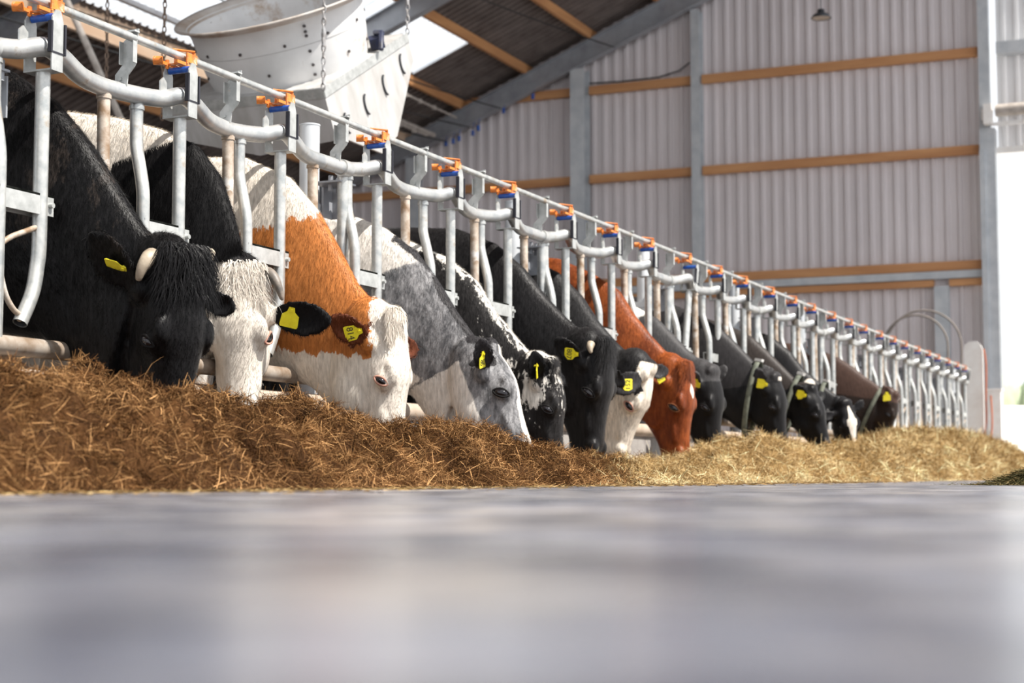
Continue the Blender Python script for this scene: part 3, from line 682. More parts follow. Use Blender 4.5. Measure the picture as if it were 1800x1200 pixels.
def make_cow(name, y0, tops, P, Mz, yaw, coat, label, ears, hs=1.0, lid='liddark', horns=(), tags=(), collar=None, masks=None, et=.16, en=-.080, vent=(.60,.555,.525,.51,.49,.45,.40,.36), yP=0.0, yM=0.0,
             vox=0.011, hair=0, ek=1.18, hairlen=0.022, nstr=True, hornmat='horn', body_top=1.46, tilt=0.0, throat=0.0, tuft=None, bulk=1.0, eyes=(1, -1)):
    root = empty(name, (-4.8, y0, 0)); O = Vector((-4.8, y0, 0))
    m = MB(); Y = Vector((0, 1, 0))
    P = Vector((P[0], y0 + yP, P[1])); Mz = Vector((Mz[0], y0 + yM, Mz[1]))
    h = (Mz - P).normalized(); HL = (Mz - P).length; k = HL / 0.5 * hs
    n0 = Vector((math.cos(R(yaw)), math.sin(R(yaw)), 0)); n = (n0 - h * n0.dot(h)).normalized(); s = h.cross(n)  # s: side axis
    if tilt: 
        q = Matrix.Rotation(R(tilt), 3, h); n = q @ n; s = q @ s
    # torso
    for_t = [(-6.38, body_top-0.10, 0.98, 0.10), (-6.28, body_top-0.03, 0.80, 0.22), (-6.0, body_top, 0.66, 0.29), (-5.6, body_top-0.02, 0.58, 0.33), (-5.2, body_top-0.03, 0.55, 0.34), (-4.85, body_top-0.01, 0.57, 0.30), (-4.6, body_top+0.02, 0.60, 0.25)]
    rings = []
    for (x, t, b, w_) in for_t:
        rings.append(superring(Vector((x, y0, (t+b)/2)), Vector((0,0,1)), Y, (t-b)/2, w_*0.80*bulk, w_*bulk, n=26))
    # neck
    T = [Vector((x, 0, z)) for x, z in tops]; seg = [0]
    for i in range(1, len(T)): seg.append(seg[-1] + (T[i]-T[i-1]).length)
    us = np.array(seg) / seg[-1]; tx = [p.x for p in T]; tz = [p.z for p in T]
    U = [0, .18, .36, .52, .66, .78, .89, 1.0]
    dx = (P.x + 3.10)
    Bx = [-4.40, -4.12, -3.88, -3.72, -3.60, -3.51+dx*.3, -3.44+dx*.6, -3.36+dx]; Bz = list(vent)
    W_ = [0.225, 0.185, 0.158, 0.140, 0.125, 0.115, 0.105, 0.095]
    for i, u in enumerate(U):
        t = Vector((np.interp(u, us, tx), 0, np.interp(u, us, tz))); b = Vector((Bx[i], 0, Bz[i]))
        f_ = max(0, (u - 0.6) / 0.4); yy = y0 + yP * f_
        c = (t + b) / 2; a = (t - b); ha = a.length / 2; a.normalize()
        sd_ = (Y * (1 - 0.5*f_) + s * math.copysign(0.5*f_, s.y)).normalized()
        rings.append(superring(Vector((c.x, yy, c.z)), a, Y if f_ == 0 else sd_, ha, W_[i]*0.72*bulk, W_[i]*bulk, n=26, p=0.92))
    m.loft(rings)
    # head
    hr = []
    for (t, a, b, wt, wb) in HEAD:
        c = P + h * (t * HL) + n * ((a + b) / 2 * k); hr.append(superring(c, n, s, (a - b) / 2 * k, wt * k, wb * k, n=24, p=0.80))
    m.loft(hr)
    Ax = Matrix((h, n, s)).transposed()
    def hp(t, nn, ss): return P + h * (t * HL) + n * (nn * k) + s * (ss * k)
    for q in (1, -1):
        m.ell(hp(0.42, -0.040, 0.076*q), (0.040*k, 0.032*k, 0.034*k), Ax)            # orbit
        m.ell(hp(0.37, -0.012, 0.078*q), (0.045*k, 0.020*k, 0.028*k), Ax)            # brow
        m.ell(hp(0.46, -0.165, 0.052*q), (0.095*k, 0.080*k, 0.036*k), Ax)            # cheek
        m.ell(hp(et, (en if q > 0 else -0.08) - .005, 0.088*q), (0.045*k, 0.040*k, 0.038*k), Ax)            # ear base
        m.ell(hp(0.90, -0.045, 0.045*q), (0.040*k, 0.030*k, 0.027*k), Ax)            # nostril wing
        m.ell(hp(0.62, -0.07, 0.058*q), (0.09*k, 0.022*k, 0.018*k), Ax)              # facial crest
    m.ell(hp(0.00, -0.020, 0), (0.050*k, 0.034*k, 0.072*k), Ax)                      # poll
    m.ell(hp(0.93, -0.148, 0), (0.045*k, 0.022*k, 0.040*k), Ax)                      # chin
    # nape filler joining head and neck
    m.ell(hp(0.02, -0.11, 0), (0.10*k, 0.10*k, 0.088*k), Ax)
    # ears
    earinfo = []
    for (side, d, cup, ln, wd, tg) in ears:
        base = hp(et, en if side > 0 else -0.080, 0.100*side); d = Vector(d).normalized(); cup = Vector(cup); cup = (cup - d*cup.dot(d)).normalized(); b_ = d.cross(cup)
        er = []
        for t, wv, cv in ((-0.12, .34, .3), (0.02, .36, .5), (.15, .56, .9), (.32, .86, 1), (.5, 1, 1), (.66, .97, .9), (.82, .80, .6), (.93, .52, .3), (1.0, .20, 0)):
            ring = []
            for kk in range(14):
                th = 2*math.pi*kk/14; u = math.cos(th); v_ = math.sin(th)
                ring.append(base + d*(t*ln) + b_*(u*wd*wv*0.5) + cup*(v_*0.0135 + cv*0.030*(u*u)*wv + 0.012*t))
            er.append(ring)
        m.loft(er); earinfo.append((base, d, cup, b_, ln, wd, tg))
    # legs and tail
    for q in (1, -1):
        yl = y0 + 0.15*q
        m.tube([(-4.62, yl, 0.95), (-4.60, yl, 0.72), (-4.60, yl, 0.48), (-4.60, yl, 0.42), (-4.61, yl, 0.33), (-4.61, yl, 0.16), (-4.60, yl, 0.09), (-4.58, yl, 0.0)], [.13, .095, .062, .060, .042, .038, .050, .058], 12)
        yl = y0 + 0.18*q
        m.tube([(-6.0, yl, 1.1), (-5.92, yl, 0.85), (-5.93, yl, 0.66), (-6.10, yl, 0.48), (-6.12, yl, 0.42), (-6.07, yl, 0.28), (-6.05, yl, 0.14), (-6.02, yl, 0.08), (-6.0, yl, 0.0)], [.20, .17, .115, .062, .058, .042, .040, .050, .058], 12)
    m.tube([(-6.36, y0, body_top-0.05), (-6.45, y0, body_top-0.15), (-6.47, y0, 1.0), (-6.46, y0, 0.6), (-6.46, y0, 0.4)], [.045, .03, .022, .03, .015], 8)
    m.v = [tuple(Vector(p) - O) for p in m.v]
    tmp = bpy.data.objects.new('tmp', m.mesh('tmp', [])); C.objects.link(tmp)
    r = tmp.modifiers.new('r', 'REMESH'); r.mode = 'VOXEL'; r.voxel_size = vox; r.use_smooth_shade = True
    sm = tmp.modifiers.new('s', 'SMOOTH'); sm.factor = 0.5; sm.iterations = max(2, int(round(0.045 / vox)))
    dg = bpy.context.evaluated_depsgraph_get(); me = bpy.data.meshes.new_from_object(tmp.evaluated_get(dg)); me.name = 'cow_body'
    bpy.data.objects.remove(tmp)
    me.materials.clear(); me.materials.append(coat)
    nv = len(me.vertices); co = np.empty(nv*3, dtype=np.float32); me.vertices.foreach_get('co', co); co = co.reshape(-1, 3)
    wco = co + np.array(O); rel = wco - np.array(P)
    hv = np.array(h); nvv = np.array(n); sv = np.array(s)
    T_ = rel @ hv / HL; Nn = rel @ nvv / k; Ss_ = rel @ sv / k
    # ear distance: 1 on the ears
    ear = np.full(nv, -1.0)
    for (base, d, cup, b_, ln, wd, tg) in earinfo:
        q = wco - np.array(base); a = q @ np.array(d); u = q @ np.array(b_); cc = q @ np.array(cup)
        inside = (a > ln*0.12) & (a < ln*1.1) & (np.abs(u) < wd*0.62) & (np.abs(cc) < 0.05)
        ear = np.where(inside, np.maximum(ear, np.minimum(1, (a - ln*0.12)/0.03)), ear)
    # squared-off masks: signed values about -1..1
    env = dict(X=wco[:, 0], Y=wco[:, 1]-y0, Z=wco[:, 2], T=T_, N=Nn, S=Ss_, E=ear, np=np)
    mk = masks(env) if masks else {}
    vals = {}
    for a in ('m1', 'm2'):
        v_ = np.clip(mk.get(a, np.full(nv, -1.0)), -1, 1).astype(np.float32); vals[a] = v_
        at_ = me.attributes.new(a, 'FLOAT', 'POINT'); at_.data.foreach_set('value', v_)
    for pl in me.polygons: pass
    body = bpy.data.objects.new('body', me); C.objects.link(body); body.parent = root
    # short hair coat
    if hair:
        no = np.empty(nv*3, dtype=np.float32); me.vertices.foreach_get('normal', no); no = no.reshape(-1, 3)
        vis = np.where((wco[:, 0] > -4.5) & (T_ < 0.9))[0]
        idx = rng.choice(vis, hair); g = rng.normal(0, 1, (hair, 3)).astype(np.float32)
        tang = g - no[idx] * np.sum(g*no[idx], 1, keepdims=True); p = co[idx] + tang * vox * 0.5
        onhead = (T_[idx] > -0.05) & (Nn[idx] > -0.22)
        flow = np.where(onhead[:, None], np.array(h)[None, :], np.array([0.35, 0, -0.9])[None, :])
        flow = flow + rng.normal(0, 0.22, (hair, 3)); flow -= no[idx] * np.sum(flow*no[idx], 1, keepdims=True)
        flow /= np.linalg.norm(flow, axis=1, keepdims=True) + 1e-6
        ln = (hairlen * rng.uniform(0.6, 1.25, (hair, 1))) * np.where(T_[idx] > 0.15, 0.5, 1.0)[:, None]
        side = np.cross(flow, no[idx]); side /= np.linalg.norm(side, axis=1, keepdims=True) + 1e-6
        wd = 0.0011
        a = p - side*wd - no[idx]*0.002; b = p + side*wd - no[idx]*0.002; c = p + (flow + no[idx]*0.30)*ln
        V = np.stack([a, b, c], 1).reshape(-1, 3); F = np.arange(hair*3).reshape(-1, 3)
        hm = np_mesh('hair_coat', V, F, [coat], smooth=True)
        for a_ in ('m1', 'm2'):
            at_ = hm.attributes.new(a_, 'FLOAT', 'POINT'); at_.data.foreach_set('value', np.repeat(vals[a_][idx], 3))
        hm.normals_split_custom_set_from_vertices(np.repeat(no[idx] + flow*0.12, 3, axis=0).tolist())
        ho = bpy.data.objects.new('hair_coat', hm); C.objects.link(ho); ho.parent = root; ho['kind'] = 'stuff'
    loc = lambda p: Vector(p) - O
    # forelock tuft
    if tuft:
        cnt, L_, tm, spread = tuft; V = []; F = []
        for i in range(int(cnt*2.2)):
            ss = random.uniform(-0.085, 0.085)*spread; t0 = random.uniform(-0.08, 0.16); p = hp(t0, 0.012 - abs(ss)*0.25, ss)
            d = (h*random.uniform(0.5, 1.0) + n*random.uniform(0.15, 0.55) + s*(ss*4 + random.gauss(0, .32))).normalized(); ll = L_*random.uniform(.6, 1.2); w_ = 0.0017
            cur = p - n*0.006; b_ = len(V)
            for j in range(5):
                sd_ = d.cross(n).normalized(); f_ = (1 - j/4.2); V += [loc(cur - sd_*w_*f_), loc(cur + sd_*w_*f_)]
                cur = cur + d*(ll/4); d = (d + h*0.35 - n*0.26 + s*random.gauss(0, .17)).normalized()
            for j in range(4): F.append((b_+2*j, b_+2*j+1, b_+2*j+3, b_+2*j+2))
        mb = MB(); mb.add(V, F, 0, True); ob = mb.build('forelock', tm, root)
        me2 = ob.data
        for a_ in ('m1', 'm2'):
            at_ = me2.attributes.new(a_, 'FLOAT', 'POINT'); at_.data.foreach_set('value', np.full(len(me2.vertices), -1.0, dtype=np.float32))
        ob['kind'] = 'stuff'
    # eyes
    for q in eyes:
        out = (s*q + n*0.22).normalized(); ta = (h*0.55 + n*0.80).normalized(); ta = (ta - out*ta.dot(out)).normalized(); tb = out.cross(ta)
        mb = MB(); c = hp(0.425, -0.046, 0.101*q); mb.ell(loc(c), (0.0235*k*ek, 0.0140*k*ek, 0.0145*k), Matrix((ta, tb, out)).transposed(), seg=18, rings=12)
        pts = []
        for a_ in np.linspace(0, 2*math.pi, 25):
            ca, sa = math.cos(a_), math.sin(a_); pts.append(loc(c + out*(0.007 - 0.008*abs(ca)**2)*k + ta*(0.0275*k*ek*ca) + tb*(0.0135*k*ek*sa*(1 - 0.35*ca*ca))))
        mb.tube(pts, 0.0048*k, 8, mi=1, caps=False)
        mb.build('eye', [M['eye'], M[lid]], root)
    if nstr:
        for q in (1, -1):
            mb = MB(); mb.ell(loc(hp(0.925, -0.045, 0.058*q)), (0.019*k, 0.011*k, 0.014*k), Ax, seg=12, rings=8); mb.build('nostril', M['nostril'], root)
    # horns
    for (q, pts, rad) in horns:
        base = hp(0.0, -0.045, 0.088*q); pp = [base] + [base + Vector(p) for p in pts]; sp = smooth_path([loc(p) for p in pp], 6)
        rr = [rad * (1 - (i/(len(sp)-1))**1.6 * 0.72) for i in range(len(sp))]; rr[-1] = rad*0.18
        mb = MB(); mb.tube(sp, rr, 14); mb.build('horn', M[hornmat], root)
    # ear tags
    for (base, d, cup, b_, ln, wd, tg) in earinfo:
        if not tg: continue
        text, fr, rot, size = tg[:4]; mt = tg[4] if len(tg) > 4 else 'yellow'
        c = base + d*(ln*fr) + cup*0.026
        zc = cup.normalized(); q = Matrix.Rotation(R(rot), 3, zc); xx = q @ d; yy = zc.cross(xx)
        A = Matrix((yy, -xx, zc)).transposed().to_4x4()
        if len(tg) > 5: A = A @ Matrix.Rotation(R(tg[5]), 4, 'Y')
        A = Matrix.Translation(loc(c)) @ A
        mb = MB(); sz = size
        mb.prism([(x*sz, y*sz) for x, y in ((-.5,-.62), (.5,-.62), (.56,-.5), (.52,.12), (.24,.34), (.17,.62), (-.17,.62), (-.24,.34), (-.52,.12), (-.56,-.5))], 0.003, A)
        mb.tube([A @ Vector((0, .42*sz, -0.02)), A @ Vector((0, .42*sz, 0.006))], 0.006, 10)
        to = mb.build('ear_tag', M[mt], root)
        if text:
            cu = bpy.data.curves.new('number', 'FONT'); cu.body = text; cu.size = sz*0.62; cu.align_x = 'CENTER'; cu.align_y = 'CENTER'; cu.extrude = 0.0004
            to2 = bpy.data.objects.new('number', cu); C.objects.link(to2)
            dg = bpy.context.evaluated_depsgraph_get(); tme = bpy.data.meshes.new_from_object(to2.evaluated_get(dg)); bpy.data.objects.remove(to2)
            tme.materials.clear(); tme.materials.append(M['ink'])
            t3 = bpy.data.objects.new('tag_number', tme); C.objects.link(t3); t3.parent = to; t3.matrix_local = A @ Matrix.Translation((0, -.22*sz, 0.0022))
    if collar:
        tp, bt, wr = collar[:3]; tp = Vector((tp[0], y0 + yP*0.8, tp[1])); bt = Vector((bt[0], y0 + yP*0.8, bt[1])); c = (tp + bt)/2; a = (tp - bt)/2; mb = MB(); V = []; F = []
        an = a.normalized(); nn = Y.cross(an).normalized(); SG = 40; wv = 0.019
        for i in range(SG):
            th = 2*math.pi*i/SG; pr = c + a*math.sin(th) + Y*(wr*math.cos(th)); o_ = (pr - c).normalized()
            for (e, f_) in ((-wv, 0), (wv, 0), (wv, .005), (-wv, .005)): V.append(loc(pr + nn*e + o_*f_))
        for i in range(SG):
            j = (i+1) % SG
            for g in range(4): F.append((4*i+g, 4*i+(g+1)%4, 4*j+(g+1)%4, 4*j+g))
        mb.add(V, F, 0, True); co_ = mb.build('collar', M['collar'], root)
        if len(collar) > 3:
            mb = MB(); t_ = loc(tp + an*0.012); X_ = Matrix.Translation(t_) @ Matrix((nn, Y, an)).transposed().to_4x4(); mb.box((-0.026, -0.035, -0.010), (0.026, 0.035, 0.010), mat=X_); mb.build('collar_transponder', M['collarpale'], co_)
    tag(root, label, 'cow', 'cattle feeding through the headlocks')
    return root

def imgdir(r_, u_, b_):   # right / up / towards the viewer side of the barn, as a direction in the barn
    return (0.915*r_ + 0.403*b_, 0.403*r_ - 0.915*b_, u_)
K = coat_mat('black_coat', BLACK, (0.028, 0.022, 0.019), None, streak=0.85, n1=1.6, edge=9, rough=0.40, sheen=0.25)  # neck patches and strong streaks paint sheen highlights on the fur
blackm = lambda e: {}
c1 = make_cow('cow', 4.52, [(-4.45,1.50),(-3.95,1.48),(-3.80,1.41),(-3.69,1.31),(-3.55,1.16),(-3.45,1.02),(-3.34,0.87),(-3.26,0.78)], (-3.16,.755), (-3.15,.10), -16, K,
    'black horned cow with curly forelock, nearest the camera at the left edge', [(1, imgdir(-.66,.80,.15), imgdir(-.25,-.45,1), .245, .145, ('', .42, 40, .058, 'yellow', 35)), (-1, imgdir(.8,-.3,-.4), imgdir(-.2,0,1), .14, .09, None)],
    hs=0.90, vent=(.60,.555,.525,.50,.42,.34,.30,.28), horns=[(1, [imgdir(-.006,-.012,.03), imgdir(-.022,-.045,.045), imgdir(-.034,-.085,.045)], .030), (-1, [imgdir(.02,.03,-.02), imgdir(.035,.045,-.03)], .030)],
    vox=0.010, ek=.95, hair=70000, hairlen=.024, masks=lambda e: {'m1': e['np'].where((e['T'] < -.02) & (e['X'] < -3.2), -.12, -1)}, tuft=(1500, .115, K, 1.0), bulk=1.12)
K2 = coat_mat('white_coat_black_neck', WHITE, BLACK, BLACK, streak=0.12, n1=0.10, rough=0.6, sheen=0.15)
def mk2(e):
    X, Z, T, Nn, E, np = e['X'], e['Z'], e['T'], e['N'], e['E'], e['np']
    nb = np.minimum((1.34 - Z - 0.35*(-3.72 - X).clip(0))*8, (X + 3.98)*8); nb = np.where(X < -3.98, -1, nb)
    head = np.minimum((-0.06 - T)*10, 1); nb = np.minimum(nb, np.where(Nn > -0.12, head, np.minimum(1, (0.42 - T)*8)))
    nb = np.where((T > 0.0) & (Nn > -0.26), np.minimum(nb, -1), nb)
    return {'m1': nb, 'm2': E}
c2 = make_cow('cow', 5.28, [(-4.5,1.50),(-4.21,1.50),(-3.92,1.43),(-3.76,1.37),(-3.60,1.29),(-3.54,1.17),(-3.48,1.02),(-3.45,.93)], (-3.47,.81), (-3.43,.22), -66, K2,
    'white-faced cow with black neck and one black ear stretched to the right', [(-1, imgdir(1,-.10,.05), imgdir(0,-.25,1), .245, .145, ('', .36, 262, .064)), (1, imgdir(-1,-.1,0), imgdir(0,0,1), .18, .10, None)],
    lid='lidpink', horns=[(-1, [imgdir(.035,-.01,.03), imgdir(.065,-.05,.05), imgdir(.085,-.11,.05)], .027), (1, [imgdir(-.03,0,.02), imgdir(-.06,-.03,.03)], .026)], hornmat='horngrey', et=.26, hs=1.0, masks=mk2, yP=-.02, yM=-.04,
    vox=0.010, hair=60000, hairlen=.026, tuft=(700, .10, K2, 1.15), body_top=1.47, eyes=(1,-1))
K3 = coat_mat('orange_white_coat', WHITE, (0.45, 0.160, 0.042), (0.11, 0.030, 0.012), streak=0.26, n1=1.5, edge=16, rough=0.5, sheen=0.12)
def mk3(e):
    X, Z, T, Nn, E, S, np = e['X'], e['Z'], e['T'], e['N'], e['E'], e['S'], e['np']
    o = np.minimum((1.13 - Z + (X+3.5)*0.25)*9, (X + 4.15)*6)
    o = np.minimum(o, np.minimum((Z - 0.53 - (X + 3.35)*-0.12)*12, (-3.185 - X - 0.20*(Z - .60))*12))
    return {'m1': o, 'm2': E}
c3 = make_cow('cow', 5.95, [(-4.45,1.44),(-3.88,1.41),(-3.74,1.35),(-3.56,1.26),(-3.49,1.12),(-3.38,0.95),(-3.28,0.77),(-3.20,.71)], (-3.12,.68), (-3.07,.07), 8, K3,
    'orange and white cow with white face and pink eyelid', [(1, imgdir(-.80,.55,.35), imgdir(-.1,-.2,1), .19, .12, ('814', .42, 50, .058)), (-1, imgdir(.6,0,-.8), imgdir(0,0,1), .17, .10, None)],
    lid='lidpink', vent=(.60,.555,.52,.49,.44,.40,.34,.29), hs=.96, ek=.92, masks=mk3, vox=0.010, hair=60000, hairlen=.020, tuft=(1300, .050, K3, 1.1), body_top=1.40)
K4 = coat_mat('grey_roan_coat', (0.30, 0.295, 0.30), (0.76, 0.71, 0.65), (0.03, 0.028, 0.03), streak=0.30, n1=0.45, roan=((0.10, 0.10, 0.105), 24), rough=0.55, sheen=0.12)
def mk4(e):
    X, Z, T, Nn, E, S, Y, np = e['X'], e['Z'], e['T'], e['N'], e['E'], e['S'], e['Y'], e['np']
    w = (Z - 1.03 - (X + 3.5)*0.35)*9
    w = np.maximum(w, (0.50 - Z - (X+3.45)*0.35)*9)
    blaze = np.where(T > -0.05, (0.030 + 0.012*(T > .5) - np.abs(S))*22 + np.minimum(0, (Nn + 0.05)*30), -1)
    muz = (T - 0.84)*14; chin = np.minimum((-Nn - 0.165)*16, (T - 0.02)*9)
    w = np.where(T > 0.0, np.maximum(np.maximum(blaze, muz), chin), w)
    crest = np.minimum(np.minimum((0.055 - np.abs(Y))*14, (X + 3.62)*8), np.where(T < -.02, (Z - (0.66 - (X + 3.2)*1.35 - 0.02))*10, -1))
    prof = np.interp(X, [-4.01,-3.85,-3.70,-3.57,-3.42,-3.37,-3.27,-3.19], [1.34,1.29,1.23,1.15,1.02,.91,.77,.67])
    crest = np.where((X > -3.62) & (T < .02), (Z - prof + 0.035)*9, -1)
    return {'m1': w, 'm2': np.maximum(E, np.maximum(crest, (T - 0.965)*8))}
c4 = make_cow('cow', 6.85, [(-4.45,1.40),(-4.01,1.34),(-3.85,1.29),(-3.70,1.23),(-3.57,1.15),(-3.42,1.02),(-3.37,0.91),(-3.27,0.77),(-3.19,.67)], (-3.09,.63), (-2.87,.13), 14, K4,
    'grey roan cow with white blaze and white muzzle, third face from the left with a visible dark eye', [(1, imgdir(-.05,.95,.35), imgdir(.1,-.3,1), .165, .10, ('807', .42, 178, .060, 'yellow', 50)), (-1, imgdir(.5,.1,-.8), imgdir(0,0,1), .15, .09, None)],
    vent=(.60,.555,.52,.50,.47,.40,.30,.21), et=.21, ek=1.25, masks=mk4, vox=0.010, hair=60000, hairlen=.018, body_top=1.37)
c4['label'] = 'grey roan cow with white blaze, white muzzle and large dark eye'
K5 = coat_mat('speckled_coat', (0.022, 0.02, 0.02), (0.76, 0.72, 0.66), (0.008, 0.0075, 0.008), streak=0.4, n1=0.6, sp=2.2, rough=0.5, sheen=0.15, edge=34)
def mk5(e):
    X, Z, T, Nn, E, S, Y, np = e['X'], e['Z'], e['T'], e['N'], e['E'], e['S'], e['Y'], e['np']
    prof = np.interp(X, [-4.2,-3.77,-3.64,-3.54,-3.45,-3.33,-3.23], [1.33,1.21,1.12,1.05,.90,.76,.66])
    w = (Z - prof + 0.045)*11 - 0.15
    w = np.where(Z < prof - .10, -0.62 + .35*((X > -3.5) & (Z > prof - .3)), w)
    hd = -0.50 + 0.95*np.exp(-((Nn + .11)/.065)**2)*np.exp(-((T - .26)/.17)**2) + 0.40*np.exp(-(S/.05)**2)*(T < .5) + 0.30*np.exp(-((T - .08)/.07)**2)
    w = np.where(T > 0.02, hd, w); w = np.where(E > 0.2, -1.9, w)
    return {'m1': w, 'm2': np.where(E > .2, E, -1)}
c5 = make_cow('cow', 7.60, [(-4.45,1.36),(-4.1,1.32),(-3.77,1.21),(-3.64,1.12),(-3.54,1.04),(-3.45,0.89),(-3.33,0.75),(-3.22,.63)], (-3.10,.59), (-3.04,.07), 8, K5,
    'black and white speckled cow with curly face, between the grey roan and a black cow', [(1, imgdir(-.12,.96,.30), imgdir(.25,-.1,1), .165, .10, ('', .40, 175, .058, 'yellow', 65)), (-1, imgdir(.5,.3,-.8), imgdir(0,0,1), .15, .09, None)],
    masks=mk5, vox=0.010, hair=50000, hairlen=.024, tuft=(300, .05, K5, 1.0), body_top=1.37, hs=.98)
K6 = coat_mat('black_coat_painted_gloss', (0.012, 0.011, 0.0115), (0.10, 0.075, 0.05), None, streak=0.5, n1=1.2, rough=0.42, sheen=0.3)  # paler neck patches stand in for gloss on the black fur
c6 = make_cow('cow', 8.34, [(-4.6,1.47),(-4.28,1.46),(-3.94,1.43),(-3.80,1.36),(-3.65,1.26),(-3.45,1.01),(-3.32,.88),(-3.20,.79)], (-3.10,.74), (-3.12,.13), -4, K6,
    'black cow with a short pale horn stub and a yellow tag numbered 807', [(1, imgdir(-.72,.68,.25), imgdir(-.1,-.35,1), .20, .115, ('807', .40, 42, .060)), (-1, imgdir(.7,-.6,-.3), imgdir(0,0,1), .18, .10, None)],
    horns=[(1, [imgdir(-.004,-.012,.02), imgdir(-.004,-.03,.032), imgdir(0,-.05,.036)], .023)], masks=lambda e: {'m1': e['np'].where(e['X'] < -3.45, -.25, -1)},
    vox=0.011, hair=45000, hairlen=.018, tuft=(500, .10, K6, 1.0), body_top=1.46)
K7 = coat_mat('black_neck_white_face', (0.018, 0.017, 0.0175), (0.76, 0.68, 0.58), (0.035, 0.033, 0.034), streak=0.35, n1=0.12, rough=0.48, sheen=0.2)
def mk7(e):
    T, Nn, E, S, np = e['T'], e['N'], e['E'], e['S'], e['np']
    w = np.maximum(np.minimum((T + 0.06)*14, (Nn + 0.06)*14), np.minimum((T - 0.14)*14, (Nn + 0.25)*14)); w = np.where(E > .1, -1, w)
    return {'m1': w, 'm2': E}
c7 = make_cow('cow', 9.15, [(-4.5,1.46),(-4.0,1.40),(-3.74,1.28),(-3.61,1.19),(-3.49,.99),(-3.36,.84),(-3.22,.71)], (-3.12,.66), (-3.28,.12), 2, K7,
    'black cow with white poll and white face, ear drooping over a pink-rimmed eye', [(1, imgdir(-.85,-.50,.30), imgdir(-.1,-.2,1), .215, .145, ('152', .62, 150, .064)), (-1, imgdir(.8,.1,-.4), imgdir(0,0,1), .17, .10, None)],
    lid='lidpink', et=.07, en=-.02, masks=mk7, vox=0.011, hair=35000, hairlen=.016, body_top=1.45)
K8 = coat_mat('russet_coat', (0.29, 0.073, 0.018), (0.78, 0.70, 0.60), (0.16, 0.035, 0.012), streak=0.30, n1=0.12, roan=((0.15, 0.034, 0.010), 5), rough=0.42, sheen=0.12)
def mk8(e):
    X, Z, T, Nn, E, S, np = e['X'], e['Z'], e['T'], e['N'], e['E'], e['S'], e['np']
    w = 1 - (np.abs(T - .25)/.085)**1.2 - (np.abs(S)/.024)**1.2; w = np.where(Nn < -.03, -1, w)
    return {'m1': w, 'm2': np.maximum(np.where(E > .2, .0, -1), 0.55*((np.abs(S) < .05) & (Nn > -.04) & (T > .3)) - .6 + 0*T)}
c8 = make_cow('cow', 9.90, [(-4.6,1.49),(-4.17,1.48),(-4.05,1.47),(-3.79,1.35),(-3.61,1.24),(-3.49,1.05),(-3.39,.93),(-3.27,.80)], (-3.15,.72), (-3.13,.12), -6, K8,
    'russet red cow with a small white star on the forehead, muzzle in golden hay', [(1, imgdir(-.72,.42,.45), imgdir(.5,-.2,.8), .16, .10, ('', .45, 150, .050)), (-1, imgdir(.5,.3,-.8), imgdir(0,0,1), .15, .09, None)],
    lid='lidbrown', masks=mk8, vox=0.010, hair=45000, hairlen=.018, tuft=(600, .075, K8, 1.0), body_top=1.48)
K9 = coat_mat('slate_coat', (0.046, 0.044, 0.045), (0.72, 0.68, 0.62), (0.008, 0.0075, 0.008), streak=0.35, n1=0.30, rough=0.5, sheen=0.3)
c9 = make_cow('cow', 10.62, [(-4.4,1.36),(-4.0,1.27),(-3.75,1.20),(-3.61,1.13),(-3.44,.96),(-3.35,.86),(-3.27,.80)], (-3.18,.74), (-3.14,.17), -10, K9,
    'slate grey cow with black face and upright ear, right behind the russet cow', [(1, imgdir(-.1,.6,.5), imgdir(-.4,0,1), .13, .09, ('', .30, 170, .055)), (-1, imgdir(.55,.85,.0), imgdir(-.5,0,1), .17, .10, None)],
    masks=lambda e: {'m1': e['np'].where(e['T'] < 0, (e['Z'] - 1.12 - (e['X'] + 3.7)*.5)*7, -1), 'm2': (e['T'] - 0.12)*7}, vox=0.012, body_top=1.36)
KD = coat_mat('dark_grey_coat', (0.026, 0.024, 0.025), WHITE, (0.008, 0.0075, 0.008), streak=0.35, n1=0.2, rough=0.45, sheen=0.3)
c10 = make_cow('cow', 12.1, [(-4.5,1.46),(-4.1,1.42),(-3.89,1.34),(-3.59,1.18),(-3.38,.96),(-3.28,.85)], (-3.14,.78), (-3.06,.26), -8, KD,
    'dark grey collared cow with a small white forelock, beyond the slate grey cow', [(1, imgdir(-.35,.88,.2), imgdir(-.2,0,1), .18, .11, ('', .30, 60, .065)), (-1, imgdir(-.45,.85,-.1), imgdir(.2,0,1), .22, .13, ('', .50, 0, .03))],
    collar=((-3.29,.90), (-3.40,.30), .14, 1), masks=lambda e: {'m1': e['np'].minimum((0.05 - abs(e['T'] - .05))*22, (0.03 - abs(e['S']))*40), 'm2': (e['T'] - 0.05)*6}, vox=0.013)
c11 = make_cow('cow', 12.9, [(-4.5,1.44),(-4.1,1.38),(-3.80,1.28),(-3.59,1.19),(-3.42,1.03),(-3.20,.80)], (-3.05,.73), (-2.91,.26), 0,
    coat_mat('brown_black_coat', (0.032, 0.025, 0.022), WHITE, (0.008, 0.0075, 0.008), streak=0.35, n1=0.2, rough=0.45, sheen=0.3),
    'black collared cow with dark brown neck, second from the collared pair left of the white blaze', [(1, imgdir(-.50,.55,.4), imgdir(-.1,-.2,1), .19, .125, ('', .45, 40, .070)), (-1, imgdir(.6,.4,-.6), imgdir(0,0,1), .17, .10, None)],
    collar=((-3.17,.84), (-3.34,.34), .14, 1), masks=lambda e: {'m2': (e['T'] + 0.12)*6}, vox=0.013, hs=1.03)
c11['label'] = 'black collared cow with dark brown neck, just beyond the dark grey one'
